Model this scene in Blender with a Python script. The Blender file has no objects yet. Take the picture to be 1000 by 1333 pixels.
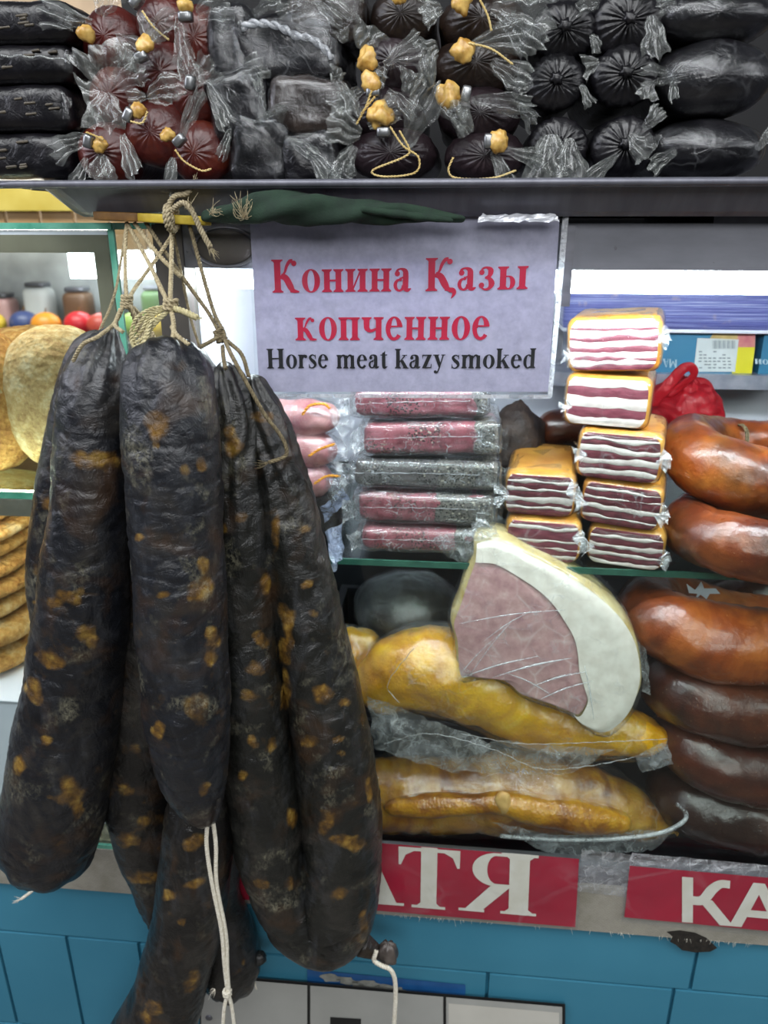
import bpy, math, random
from mathutils import Vector, Matrix, noise
random.seed(7)
SC = bpy.context.scene
COL = SC.collection
R = math.radians
# ------------------------------------------------------------------ camera
F, CX, CY = 1000.0, 500.0, 666.5
PITCH, YAW = R(20.6), R(5.5)
CAM = Vector((0.0, -0.80, 1.45))
FWD = Vector((-math.sin(YAW)*math.cos(PITCH), math.cos(YAW)*math.cos(PITCH), -math.sin(PITCH)))
RGT = Vector((math.cos(YAW), math.sin(YAW), 0))
UPV = RGT.cross(FWD)
cd = bpy.data.cameras.new('camera'); cam = bpy.data.objects.new('camera', cd); COL.objects.link(cam)
cam.location = CAM; cam.rotation_euler = (R(90)-PITCH, 0, YAW)
cd.sensor_fit = 'HORIZONTAL'; cd.sensor_width = 36; cd.lens = 36; cd.clip_start = .01
cd.dof.use_dof = True; cd.dof.focus_distance = .74; cd.dof.aperture_fstop = 9.5
SC.camera = cam
# ------------------------------------------------------------------ world, hall lamp and added lights, exposure
w = bpy.data.worlds.new('hall'); SC.world = w; w.use_nodes = True
w.node_tree.nodes['Background'].inputs[0].default_value = (.82, .90, 1, 1)
w.node_tree.nodes['Background'].inputs[1].default_value = .07
def area(name, loc, target, sx, sy, power, col=(1, 1, 1)):
    l = bpy.data.lights.new(name, 'AREA'); l.shape = 'RECTANGLE'; l.size = sx; l.size_y = sy
    l.energy = power; l.color = col
    o = bpy.data.objects.new(name, l); COL.objects.link(o); o.location = loc
    o.rotation_euler = (Vector(target)-Vector(loc)).to_track_quat('-Z', 'Y').to_euler()
    return o
area('hall_area_light', (-.3, -1.1, 2.8), (0, 0, 1.1), 2.2, .8, 36, (.96, .98, 1))
area('hall_area_light', (-2.3, -.75, 2.3), (0, 0, 1.0), 1.6, .8, 26, (.86, .88, 1))  # added side light for the cool rim on the sausages
area('hall_area_light', (2.2, -1.2, 2.4), (0, 0, 1.0), 1.6, .8, 18, (.95, .97, 1))  # unseen side light, placed for highlights on the right-hand edges
area('hall_area_light', (.3, -3.4, 2.7), (0, 0, 1.0), 2.4, .8, 46, (.97, .98, 1))  # added frontal light that draws gloss streaks on the casings
area('hall_area_light', (-2.0, 1.7, 2.7), (-2.0, 2.7, 1.0), 1.6, .5, 60, (1, .97, .92))  # added light, out of view, to brighten the distant stall
SC.view_settings.view_transform = 'Standard'; SC.view_settings.look = 'None'
SC.view_settings.exposure = 0.20; SC.view_settings.gamma = 1
SC.cycles.transparent_max_bounces = 24
SC.cycles.max_bounces = 10
SC.cycles.caustics_reflective = False; SC.cycles.caustics_refractive = False
# ------------------------------------------------------------------ pixels to places
def ray(px, py):
    return (FWD + RGT*((px-CX)/F) + UPV*((CY-py)/F))
def P(px, py, Y):
    d = ray(px, py); return CAM + d*((Y-CAM.y)/d.y)
def H(px, py, z):
    d = ray(px, py); return CAM + d*((z-CAM.z)/d.z)
def mpp(p): return (Vector(p)-CAM).dot(FWD)/F
def pix(p):
    v = Vector(p)-CAM; d = v.dot(FWD); return CX+F*v.dot(RGT)/d, CY-F*v.dot(UPV)/d
# ------------------------------------------------------------------ materials
def lin(c):
    if isinstance(c, str):
        c = c.lstrip('#'); c = [int(c[i:i+2], 16)/255 for i in (0, 2, 4)]
        c = [(x/12.92 if x <= .04045 else ((x+.055)/1.055)**2.4) for x in c]
    return (c[0], c[1], c[2], 1)
class N:
    """small node-tree writer"""
    def __init__(s, name):
        s.m = bpy.data.materials.new(name); s.m.use_nodes = True; s.t = s.m.node_tree; s.t.nodes.clear()
        s.out = s.t.nodes.new('ShaderNodeOutputMaterial')
    def n(s, typ, **kw):
        x = s.t.nodes.new('ShaderNode'+typ)
        for k, v in kw.items():
            if k.startswith('i_'):
                key = k[2:].replace('_', ' '); x.inputs[key].default_value = v
            else: setattr(x, k, v)
        return x
    def l(s, a, b): s.t.links.new(a, b)
    def coord(s, scale=(1, 1, 1), rot=(0, 0, 0)):
        tc = s.n('TexCoord'); mp = s.n('Mapping'); s.l(tc.outputs['Object'], mp.inputs[0])
        mp.inputs['Scale'].default_value = scale; mp.inputs['Rotation'].default_value = rot
        return mp.outputs[0]
    def noise(s, vec, scale, detail=4, rough=.55, dist=0):
        x = s.n('TexNoise'); s.l(vec, x.inputs['Vector']); x.inputs['Scale'].default_value = scale
        x.inputs['Detail'].default_value = detail; x.inputs['Roughness'].default_value = rough
        x.inputs['Distortion'].default_value = dist; return x.outputs['Fac']
    def vor(s, vec, scale, feature='F1', out='Distance'):
        x = s.n('TexVoronoi', feature=feature); s.l(vec, x.inputs['Vector']); x.inputs['Scale'].default_value = scale
        return x.outputs[out]
    def ramp(s, fac, stops, interp='LINEAR'):
        x = s.n('ValToRGB'); s.l(fac, x.inputs[0]); e = x.color_ramp.elements; x.color_ramp.interpolation = interp
        while len(e) < len(stops): e.new(.5)
        for k, (p, c) in enumerate(stops):
            e[k].position = p; e[k].color = lin(c) if not isinstance(c, (int, float)) else (c, c, c, 1)
        return x.outputs[0]
    def mix(s, fac, a, b):
        x = s.n('Mix', data_type='RGBA')
        for v, i in ((fac, 0), (a, 6), (b, 7)):
            if hasattr(v, 'links'): s.l(v, x.inputs[i])
            elif i == 0: x.inputs[i].default_value = v
            else: x.inputs[i].default_value = lin(v)
        return x.outputs[2]
    def math(s, op, a, b=0.0, clamp=False):
        x = s.n('Math', operation=op, use_clamp=clamp)
        for v, i in ((a, 0), (b, 1)):
            if hasattr(v, 'links'): s.l(v, x.inputs[i])
            else: x.inputs[i].default_value = v
        return x.outputs[0]
    def bump(s, h, strength=.3, dist=.002, normal=None):
        x = s.n('Bump'); s.l(h, x.inputs['Height']); x.inputs['Strength'].default_value = strength
        x.inputs['Distance'].default_value = dist
        if normal: s.l(normal, x.inputs['Normal'])
        return x.outputs[0]
    def bsdf(s, col, rough=.5, bump=None, metal=0, coat=0, spec=.5, sss=0, trans=0, emit=None, es=0, coat_rough=.1):
        b = s.n('BsdfPrincipled')
        for v, k in ((col, 'Base Color'), (rough, 'Roughness')):
            if hasattr(v, 'links'): s.l(v, b.inputs[k])
            else: b.inputs[k].default_value = lin(v) if k == 'Base Color' else v
        b.inputs['Metallic'].default_value = metal; b.inputs['Coat Weight'].default_value = coat
        b.inputs['Coat Roughness'].default_value = coat_rough
        b.inputs['Specular IOR Level'].default_value = spec
        if sss: b.inputs['Subsurface Weight'].default_value = sss; b.inputs['Subsurface Scale'].default_value = .006
        if trans: b.inputs['Transmission Weight'].default_value = trans
        if emit: b.inputs['Emission Color'].default_value = lin(emit); b.inputs['Emission Strength'].default_value = es
        if bump: s.l(bump, b.inputs['Normal'])
        if bump and coat: s.l(bump, b.inputs['Coat Normal'])
        s.l(b.outputs[0], s.out.inputs[0]); return b
def plain(name, c1, c2=None, rough=.5, nscale=20, bscale=60, bstr=.2, metal=0, coat=0, stretch=(1, 1, 1), spec=.5, bdist=.001, sss=0, lo=.35, hi=.65):
    k = N(name); v = k.coord(stretch); c = c1
    if c2: c = k.ramp(k.noise(v, nscale), [(lo, c1), (hi, c2)])
    b = k.bump(k.noise(v, bscale, 5), bstr, bdist) if bstr else None
    k.bsdf(c, rough, b, metal, coat, spec, sss); return k.m
def emitter(name, col, strength):
    k = N(name); e = k.n('Emission'); e.inputs[0].default_value = lin(col); e.inputs[1].default_value = strength
    k.l(e.outputs[0], k.out.inputs[0]); return k.m
def schlick(k, normal=None):
    """dielectric reflectance of a thin sheet, same from both sides"""
    lw = k.n('LayerWeight'); lw.inputs['Blend'].default_value = .5
    if normal: k.l(normal, lw.inputs['Normal'])
    return k.math('ADD', k.math('MULTIPLY', k.math('POWER', lw.outputs['Facing'], 5.0), .92), .05)
def film(name, white=.10, gloss=1.6, rough=.12, tint='#eef2f6', bs=90, tcol=(.97, .98, .99, 1), bstr=.5, crease=.30, cs=38):
    """clear wrapping film: mostly see-through, glossy, a little milky"""
    k = N(name); v = k.coord(); b = k.bump(k.noise(v, bs, 6, .65, .6), bstr, .003)
    fr = schlick(k, b)
    tr = k.n('BsdfTransparent'); tr.inputs[0].default_value = tcol
    gl = k.n('BsdfGlossy'); gl.inputs['Roughness'].default_value = rough; k.l(b, gl.inputs['Normal'])
    df = k.n('BsdfDiffuse'); df.inputs[0].default_value = lin(tint)
    tl = k.n('BsdfTranslucent'); tl.inputs[0].default_value = lin(tint)
    m0 = k.n('MixShader'); m0.inputs[0].default_value = .45; k.l(df.outputs[0], m0.inputs[1]); k.l(tl.outputs[0], m0.inputs[2])
    wfac = k.math('MULTIPLY', k.ramp(k.noise(v, bs*.6, 5, .7, 1.0), [(.40, .25), (.62, 1.0)]), white*1.6)
    if crease:
        wv = k.n('TexNoise'); k.l(v, wv.inputs['Vector']); wv.inputs['Scale'].default_value = cs*.8; wv.inputs['Detail'].default_value = 2
        ad = k.n('VectorMath', operation='MULTIPLY_ADD'); k.l(wv.outputs['Color'], ad.inputs[0]); ad.inputs[1].default_value = (.05, .05, .05); k.l(v, ad.inputs[2])
        ln = k.ramp(k.vor(ad.outputs[0], cs, 'DISTANCE_TO_EDGE'), [(.0, 1.0), (.055, 0.0)])  # white crease lines painted into the film, also standing for glints
        ln = k.math('MULTIPLY', ln, k.ramp(k.noise(v, cs*.7, 3), [(.45, 0.0), (.65, 1.0)]))
        wfac = k.math('ADD', wfac, k.math('MULTIPLY', ln, crease), True)
    m1 = k.n('MixShader'); k.l(wfac, m1.inputs[0]); k.l(tr.outputs[0], m1.inputs[1]); k.l(m0.outputs[0], m1.inputs[2])
    m2 = k.n('MixShader'); k.l(k.math('MULTIPLY', fr, gloss, True), m2.inputs[0])
    k.l(m1.outputs[0], m2.inputs[1]); k.l(gl.outputs[0], m2.inputs[2])
    k.l(m2.outputs[0], k.out.inputs[0]); return k.m
def pane(name, tcol=(.93, .97, .95, 1), gloss=.7, rough=.02):
    k = N(name); fr = schlick(k)
    tr = k.n('BsdfTransparent'); tr.inputs[0].default_value = tcol
    gl = k.n('BsdfGlossy'); gl.inputs['Roughness'].default_value = rough
    m2 = k.n('MixShader'); k.l(k.math('MULTIPLY', fr, gloss, True), m2.inputs[0])
    k.l(tr.outputs[0], m2.inputs[1]); k.l(gl.outputs[0], m2.inputs[2]); k.l(m2.outputs[0], k.out.inputs[0]); return k.m
MT = {}
# ------------------------------------------------------------------ objects
def thing(name, label, cat, loc=(0, 0, 0), group=None):
    o = bpy.data.objects.new(name, None); COL.objects.link(o); o.location = loc; o.empty_display_size = .02
    o['label'] = label; o['category'] = cat
    if group: o['group'] = group
    return o
def mk(name, V, Fc, mat, parent=None, smooth=True, label=None, cat=None, kind=None, group=None):
    me = bpy.data.meshes.new(name); me.from_pydata([tuple(v) for v in V], [], Fc)
    if smooth: me.shade_smooth()
    me.materials.append(mat)
    o = bpy.data.objects.new(name, me); COL.objects.link(o)
    if parent:
        o.parent = parent
        top = parent
        off = Vector((0, 0, 0))
        while top: off += Vector(top.location); top = top.parent
        o.location = -off
    if label: o['label'] = label
    if cat: o['category'] = cat
    if kind: o['kind'] = kind
    if group: o['group'] = group
    return o
class B:
    def __init__(s): s.V = []; s.F = []
    def add(s, V, Fc):
        n = len(s.V); s.V += [Vector(v) for v in V]; s.F += [tuple(i+n for i in f) for f in Fc]; return s
    def box(s, a, b):
        x0, y0, z0 = [min(a[i], b[i]) for i in range(3)]; x1, y1, z1 = [max(a[i], b[i]) for i in range(3)]
        return s.add([(x0, y0, z0), (x1, y0, z0), (x1, y1, z0), (x0, y1, z0), (x0, y0, z1), (x1, y0, z1), (x1, y1, z1), (x0, y1, z1)],
              [(0, 3, 2, 1), (4, 5, 6, 7), (0, 1, 5, 4), (1, 2, 6, 5), (2, 3, 7, 6), (3, 0, 4, 7)])
    def mk(s, name, mat, parent=None, **kw): return mk(name, s.V, s.F, mat, parent, **kw)
def nz(p, f, seed=0): return noise.noise(Vector((p[0]*f+seed*17.3, p[1]*f-seed*9.1, p[2]*f+seed*5.7)))
def cat_rom(pts, t):
    """pts: list of tuples; t in [0, len-1]"""
    i = min(int(t), len(pts)-2); u = t-i
    p1, p2 = pts[i], pts[i+1]; p0 = pts[i-1] if i > 0 else [2*a-b for a, b in zip(p1, p2)]
    p3 = pts[i+2] if i+2 < len(pts) else [2*b-a for a, b in zip(p1, p2)]
    return [.5*((2*b)+(-a+c)*u+(2*a-5*b+4*c-d)*u*u+(-a+3*b-3*c+d)*u**3) for a, b, c, d in zip(p0, p1, p2, p3)]
def resample(pts, n, ends=0):
    """ctrl (x,y,z,...) -> n points even in arc length (denser at the ends when ends>0)"""
    K = 24*(len(pts)-1); raw = [cat_rom(pts, (len(pts)-1)*k/K) for k in range(K+1)]
    L = [0]
    for a, b in zip(raw, raw[1:]): L.append(L[-1]+math.dist(a[:3], b[:3]))
    ss = [L[-1]*k/(n-1) for k in range(n)]
    if ends:
        c = ends; ss = [x for x in ss if c < x < L[-1]-c]
        cap = [c*(1-math.cos(math.pi/2*k/8)) for k in range(9)]
        ss = cap+ss+[L[-1]-x for x in reversed(cap)]
    out = []; j = 0
    for s_ in ss:
        while j < K-1 and L[j+1] < s_: j += 1
        d = L[j+1]-L[j]; u = (s_-L[j])/d if d > 1e-9 else 0
        out.append(([a+(b-a)*u for a, b in zip(raw[j], raw[j+1])], s_))
    return out, L[-1]
def tube(ctrl, n=60, seg=20, caps=(1, 1), disp=None, flat=1.0, cap_len=1.0, ref=None):
    """ctrl: (x,y,z,r). Returns V, F, info (centre, radial dir, s) per vert. flat squashes along the reference normal"""
    r0, r1 = ctrl[0][3], ctrl[-1][3]; rc = max(r0, r1, 1e-5)*cap_len
    rows, L = resample(ctrl, n, ends=min(rc, .3*sum(math.dist(a[:3], b[:3]) for a, b in zip(ctrl, ctrl[1:]))) if any(caps) else 0)
    C = [Vector(r[0][:3]) for r in rows]; V = []; info = []; Fc = []
    nrm = None
    for k, (row, s) in enumerate(rows):
        t = (C[min(k+1, len(C)-1)]-C[max(k-1, 0)])
        t = t.normalized() if t.length > 1e-9 else Vector((0, 0, 1))
        if nrm is None:
            a = Vector(ref) if ref else (Vector((0, -1, 0)) if abs(t.y) < .9 else Vector((0, 0, 1)))
            nrm = (a-t*a.dot(t)).normalized()
        else: nrm = (nrm-t*nrm.dot(t)).normalized()
        bn = t.cross(nrm); r = row[3]
        if caps[0] and s < rc: r *= math.sqrt(max(0, 1-(1-s/rc)**2))
        if caps[1] and L-s < rc: r *= math.sqrt(max(0, 1-(1-(L-s)/rc)**2))
        for j in range(seg):
            a = 2*math.pi*j/seg; d = nrm*(math.cos(a)*flat)+bn*math.sin(a)
            p = C[k]+d*r
            if disp: p = p+d*disp(p, s/L, a, r)
            V.append(p); info.append((C[k], d, s/L))
    m = len(rows)
    for k in range(m-1):
        for j in range(seg):
            a, b = k*seg+j, k*seg+(j+1) % seg; Fc.append((a, a+seg, b+seg, b))
    Fc.append(tuple(range(seg))); Fc.append(tuple(reversed(range((m-1)*seg, m*seg))))
    return V, Fc, info
def pxc(pts, Y=None, rp=None):
    """(px,py,Y,rpx) -> (x,y,z,r)"""
    out = []
    for q in pts:
        y = q[2] if Y is None else Y; p = P(q[0], q[1], y); out.append((p.x, p.y, p.z, (rp if rp else q[-1])*mpp(p)))
    return out
def rope(b, pts, r, strands=3, pitch=.012, fray=0, seg=5):
    """twisted twine through world points, added to builder b"""
    pts = [tuple(p)+(r,) for p in pts]
    L = sum(math.dist(a[:3], c[:3]) for a, c in zip(pts, pts[1:])); n = max(8, int(L/pitch*7))
    rows, L = resample(pts, n); C = [Vector(q[0][:3]) for q in rows]
    ph = random.random()*6
    for sdx in range(strands):
        ctrl = []; nrm = None
        for k, (q, s) in enumerate(rows):
            t = (C[min(k+1, n-1)]-C[max(k-1, 0)]).normalized() if n > 2 else Vector((0, 0, 1))
            if nrm is None: nrm = t.orthogonal().normalized()
            else: nrm = (nrm-t*nrm.dot(t)).normalized()
            a = 2*math.pi*(s/pitch+sdx/strands)+ph; ctrl.append(C[k]+(nrm*math.cos(a)+t.cross(nrm)*math.sin(a))*r*.52)
        V = []; Fc = []; nrm = None
        for k, c in enumerate(ctrl):
            t = (ctrl[min(k+1, n-1)]-ctrl[max(k-1, 0)]).normalized()
            if nrm is None: nrm = t.orthogonal().normalized()
            else: nrm = (nrm-t*nrm.dot(t)).normalized()
            bn = t.cross(nrm)
            for j in range(seg):
                a = 2*math.pi*j/seg; V.append(c+(nrm*math.cos(a)+bn*math.sin(a))*r*.58)
        for k in range(n-1):
            for j in range(seg):
                x, y = k*seg+j, k*seg+(j+1) % seg; Fc.append((x, x+seg, y+seg, y))
        Fc.append(tuple(range(seg))); Fc.append(tuple(reversed(range((n-1)*seg, n*seg)))); b.add(V, Fc)
    return b
def hairs(b, p, d, n, ln, spread, r=.00025):
    """loose fibres at a cut end"""
    for _ in range(n):
        e = Vector(p)+Vector(d)*ln*random.uniform(.5, 1.1)+Vector([random.uniform(-1, 1)*spread for _ in range(3)])
        m = (Vector(p)+e)/2+Vector([random.uniform(-1, 1)*spread*.4 for _ in range(3)])
        V, Fc, _i = tube([tuple(p)+(r,), tuple(m)+(r,), tuple(e)+(r*.6,)], 5, 4, (0, 0)); b.add(V, Fc)
def rbox(hx, hy, hz, r, n=8, M=None, disp=None):
    """rounded box of half sizes, corner radius r; M places it"""
    V = []; Fc = []; ix = {}
    def vid(p):
        k = tuple(round(c, 5) for c in p)
        if k not in ix: ix[k] = len(V); V.append(Vector(p))
        return ix[k]
    g = [-1+2*i/n for i in range(n+1)]
    g = [math.copysign(abs(x)**.7, x) for x in g]
    for ax in range(3):
        for sg in (-1, 1):
            for i in range(n):
                for j in range(n):
                    q = []
                    for a, c in ((g[i], g[j]), (g[i+1], g[j]), (g[i+1], g[j+1]), (g[i], g[j+1])):
                        p = [0, 0, 0]; p[ax] = sg; p[(ax+1) % 3] = a; p[(ax+2) % 3] = c; q.append(vid(p))
                    Fc.append(tuple(q) if sg > 0 else tuple(reversed(q)))
    h = Vector((hx, hy, hz)); out = []
    for v in V:
        p = Vector((v.x*hx, v.y*hy, v.z*hz)); rr = min(r, hx, hy, hz)
        c = Vector([max(-(h[i]-rr), min(h[i]-rr, p[i])) for i in range(3)]); d = p-c
        nn = d.normalized() if d.length > 1e-9 else Vector((0, 0, 0))
        q = c+nn*rr if d.length > 1e-9 else p
        if disp:
            dn = nn if nn.length > 0 else p.normalized(); q = q+dn*disp(q)
        out.append(M @ q if M else q)
    return out, Fc
def blob(c, rx, ry, rz, nu=28, nv=18, disp=None, power=1.0, M=None):
    V = []; Fc = []
    sp = lambda x: math.copysign(abs(x)**power, x)
    for i in range(nv+1):
        th = math.pi*i/nv
        for j in range(nu):
            a = 2*math.pi*j/nu; d = Vector((sp(math.sin(th))*sp(math.cos(a)), sp(math.sin(th))*sp(math.sin(a)), sp(math.cos(th))))
            p = Vector((d.x*rx, d.y*ry, d.z*rz))
            if disp: p = p+d.normalized()*disp(p)
            V.append((M @ p if M else p)+Vector(c))
    for i in range(nv):
        for j in range(nu):
            a, b = i*nu+j, i*nu+(j+1) % nu; Fc.append((a, a+nu, b+nu, b))
    return V, Fc
def patch(b, corners, n=8, m=8, amp=.003, freq=60, seed=0, bow=0, nrm=None):
    """crinkled sheet over 4 world corners (a,b,c,d round the outline)"""
    a, c1, c2, d = [Vector(x) for x in corners]; nn = nrm or (c1-a).cross(d-a).normalized(); V = []; Fc = []
    for i in range(n+1):
        for j in range(m+1):
            u, v = i/n, j/m; p = (a*(1-u)+c1*u)*(1-v)+(d*(1-u)+c2*u)*v
            e = 1 if (0 < i < n and 0 < j < m) else .55
            p = p+nn*(amp*(nz(p, freq, seed)+.6*abs(nz(p, freq*2.3, seed+3)))*2*e+bow*math.sin(math.pi*u)*math.sin(math.pi*v))
            if e < 1: p = p+Vector((nz(p, freq*1.5, seed+5), 0, nz(p, freq*1.5, seed+8)))*amp*1.5
            V.append(p)
    for i in range(n):
        for j in range(m):
            q = i*(m+1)+j; Fc.append((q, q+m+1, q+m+2, q+1))
    return b.add(V, Fc)
def ppatch(b, cs, **kw): return patch(b, [P(*c) for c in cs], **kw)
# ------------------------------------------------------------------ materials of the place
MT['steel'] = plain('brushed_grey_steel', '#6f7076', '#7f8087', .42, 8, 300, .06, .55, stretch=(1, 1, 12))
MT['steel_dark'] = plain('dark_frame', '#4a4642', '#5c5853', .5, 14, 90, .1, .2)
MT['tray'] = plain('tray_steel', '#5c5d66', '#6c6d76', .4, 10, 200, .05, .35, stretch=(6, 1, 1))
MT['case_white'] = plain('case_white', '#dfe2f0', '#eceef6', .35, 6, 40, .03)
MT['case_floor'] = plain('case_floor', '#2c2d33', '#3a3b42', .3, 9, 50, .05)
MT['blue'] = plain('blue_paint', '#357a94', '#3f849d', .55, 5, 260, .12, lo=.3, hi=.7)
MT['grout'] = plain('blue_joint', '#1c5f78', '#27708a', .6, 30, 200, .2)
MT['bluedark'] = plain('dark_blue_tape', '#1c4f86', '#255f9a', .35, 30, 120, .1)
MT['pane'] = pane('glass_pane')
MT['pane_bread'] = pane('dusty_pane', (.90, .94, .93, 1), .8, .06)
MT['glass_edge'] = plain('green_glass_edge', '#4f9c84', '#7cc4ab', .15, 30, 60, .03, spec=.6)
MT['glass_edge_dark'] = plain('green_shelf_edge', '#2b5146', '#396657', .15, 30, 60, .03, spec=.6)
MT['shelf_glass'] = pane('shelf_glass', (.86, .95, .92, 1), .9)
MT['led'] = emitter('led_white', '#f2f6ff', 60)
MT['led_warm'] = emitter('led_warm', '#fff7ea', 34)
MT['film'] = film('clear_film', .035, 1.3)
MT['film_tight'] = film('tight_film', .018, 1.0, .10, bs=70)
MT['film_white'] = film('milky_film', .24, 1.5, .14)
MT['film_edge'] = film('film_rim', .42, 1.6, .1)
MT['film_tray'] = film('dim_film', .20, 1.6, .12, tint='#d6dcd6')
MT['twine'] = plain('jute_twine', '#8f8264', '#b3a685', .85, 300, 900, .5, stretch=(1, 1, 1))
MT['twine_white'] = plain('cotton_string', '#cfc8b4', '#e4dfd0', .85, 300, 900, .5)
MT['twine_dark'] = plain('smoked_twine', '#5d523d', '#83775a', .85, 300, 900, .5)
MT['wood_yellow'] = plain('yellow_painted_wood', '#b99b2c', '#d6bf45', .5, 60, 120, .2)
MT['wood_brown'] = plain('bare_brown_wood', '#6b4a22', '#8b6530', .6, 60, 120, .2)
MT['cloth_green'] = plain('green_cloth', '#12241a', '#1a3122', .9, 60, 700, .6, bdist=.001)
MT['ink_red'] = plain('red_ink', '#b50a35', '#c4123f', .5, 60, 0, 0)
MT['ink_black'] = plain('black_ink', '#050506', '#0a0a0b', .5, 60, 0, 0)
MT['red_board'] = plain('red_plastic', '#a01030', '#b11536', .35, 12, 60, .04, coat=.3)
MT['cream'] = plain('cream_lettering', '#ddd9c6', '#e8e5d6', .45, 40, 0, 0)
def paper():
    k = N('translucent_paper'); v = k.coord(); c = k.ramp(k.noise(v, 90, 6, .7), [(.3, '#aaa7bb'), (.7, '#c4c1d3')])
    d = k.n('BsdfPrincipled'); k.l(c, d.inputs['Base Color']); d.inputs['Roughness'].default_value = .5
    d.inputs['Coat Weight'].default_value = .15
    t = k.n('BsdfTranslucent'); k.l(c, t.inputs[0]); m = k.n('MixShader'); m.inputs[0].default_value = .22
    k.l(d.outputs[0], m.inputs[1]); k.l(t.outputs[0], m.inputs[2]); k.l(m.outputs[0], k.out.inputs[0]); return k.m
MT['paper'] = paper()
def woven():
    k = N('grey_woven_tape'); v = k.coord(); br = k.n('TexBrick'); k.l(v, br.inputs[0])
    br.inputs['Scale'].default_value = 110; br.inputs['Mortar Size'].default_value = .03
    mp = k.coord((1, 1, 1), (R(90), 0, 0)); k.l(mp, br.inputs[0])
    br.inputs['Color1'].default_value = lin('#8b8a82'); br.inputs['Color2'].default_value = lin('#9a978c'); br.inputs['Mortar'].default_value = lin('#6d6b62')
    st = k.ramp(k.noise(v, 14, 6, .7), [(.3, '#b3ae9c'), (.5, '#a09b8e'), (.72, '#75725f')])
    c = k.mix(.55, br.outputs[0], st); k.bsdf(c, .55, k.bump(br.outputs[1], .4, .001), coat=.2); return k.m
MT['woven'] = woven()
def smudged_steel():
    k = N('smudged_beam'); v = k.coord((1, 1, 3)); c = k.ramp(k.noise(v, 9, 5, .6), [(.3, '#6d6f76'), (.7, '#84868e')])
    sp = k.ramp(k.noise(k.coord(), 160, 3, .5), [(.70, 0.0), (.74, 1.0)])
    c = k.mix(k.math('MULTIPLY', sp, .5), c, '#3a3b3e'); k.bsdf(c, .45, metal=.25); return k.m
MT['beam'] = smudged_steel()
# ------------------------------------------------------------------ the setting
XL, XR = P(207, 350, 0).x, P(1330, 700, 0).x
XLB = P(-330, 700, 0).x
ZTOP, ZLEDGE, ZFLOOR = 1.45, .64, .60
B().box((-8, -8, -.02), (8, 8, 0)).mk('floor', plain('market_floor', '#5d5850', '#6e685f', .6, 3, 40, .1), kind='structure', smooth=False)
wf = B().box((XLB, .004, 0), (XR, .03, .575)).mk('wall_front', MT['grout'], kind='structure', smooth=False)
wf['label'] = 'blue painted counter front below the display cases'
ZJ = P(100, 1219, 0).z
zb = ZJ
xs1 = [P(x, 1250, 0).x for x in (-330, -40, 440, 905, 1330)]
def tile(x0, x1, z0, z1):
    g = .0022; V, Fc = rbox((x1-x0)/2-g, .005, (z1-z0)/2-g, .0012, 3, Matrix.Translation(((x0+x1)/2, .003, (z0+z1)/2)))
    t = mk('tile', V, Fc, MT['blue'], wf, smooth=False)
for a, c in zip(xs1, xs1[1:]): tile(a, c, ZJ, .575)
xj = [P(x, 1275, 0).x for x in (10, 98)]; w_ = xj[1]-xj[0]
x = xj[0]-4*w_
k_ = 0
while x < XR:
    x2 = x+w_*(1 if x < xj[1]+.001 else 2.3); tile(x, min(x2, XR), ZJ-.2, ZJ); tile(x-.05, min(x2-.05, XR), ZJ-.4, ZJ-.2); x = x2
# ledge strip with its woven tape
tr = B().box((XLB, -.012, .563), (XR, .03, ZLEDGE)).mk('trim_1', MT['woven'], kind='structure', smooth=False)
tr['label'] = 'grey woven tape edging along the counter lip'
# frayed threads and scorch mark on the tape
b = B()
for i in range(90):
    xx = random.choice([random.uniform(P(500, 1200, 0).x, P(640, 1210, 0).x), random.uniform(P(880, 1240, 0).x, P(970, 1245, 0).x), random.uniform(P(660, 1210, 0).x, P(980, 1240, 0).x)])
    hairs(b, (xx, -.0125, .565), (random.uniform(-.4, .4), 0, -1), 1, random.uniform(.003, .010), .002, .0002)
b.mk('frayed_threads', MT['cream'], tr, kind='stuff')
b = B(); pts = [(868, 1213), (885, 1211), (905, 1214), (920, 1221), (934, 1234), (925, 1239), (905, 1240), (888, 1237), (880, 1230), (872, 1226), (876, 1219)]
b.add([P(x, y, -.0128) for x, y in pts], [tuple(range(len(pts)))]); b.mk('scorch_mark', plain('scorch', '#15130f', '#2b2620', .7, 200, 300, .4), tr, smooth=False)
# plaster wall / far end of the market
fy = 3.2
b = B().box((-6, fy, 0), (6, fy+.05, 3.2)).mk('wall_back', plain('far_wall', '#8b7a66', '#a08e78', .8, 4, 20, .1), kind='structure', smooth=False)
# yellow boarded stall front seen above the bread case
st = thing('market_stall', 'distant stall with yellow fascia board and orange slats behind the bread case', 'stall', (-2.0, 2.6, 0))
B().box((-3.2, 2.55, 1.50), (-1.0, 2.62, 1.60)).mk('fascia_board', plain('yellow_board', '#9c8c34', '#ab9d4c', .6, 5, 30, .1), st, smooth=False)
for i in range(14):
    B().box((-3.2+i*.155, 2.58, 1.34), (-3.2+i*.155+.14, 2.60, 1.50)).mk('slat', plain('orange_slat', '#94764c', '#a58a64', .6, 5, 30, .1) if i == 0 else bpy.data.materials['orange_slat'], st, smooth=False)
B().box((-3.2, 2.4, .92), (-1.0, 2.9, .97)).mk('counter_top', MT['steel_dark'], st, smooth=False)
B().box((-3.2, 2.42, 0), (-1.0, 2.46, .92)).mk('counter_front', plain('stall_front', '#6a4a34', '#7d5a40', .6, 5, 30, .1), st, smooth=False)
B().box((-3.2, 2.93, .97), (-1.0, 2.95, 1.34)).mk('backboard', plain('stall_back', '#9a9c9c', '#b2b5b5', .6, 9, 30, .1), st, smooth=False)
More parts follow.
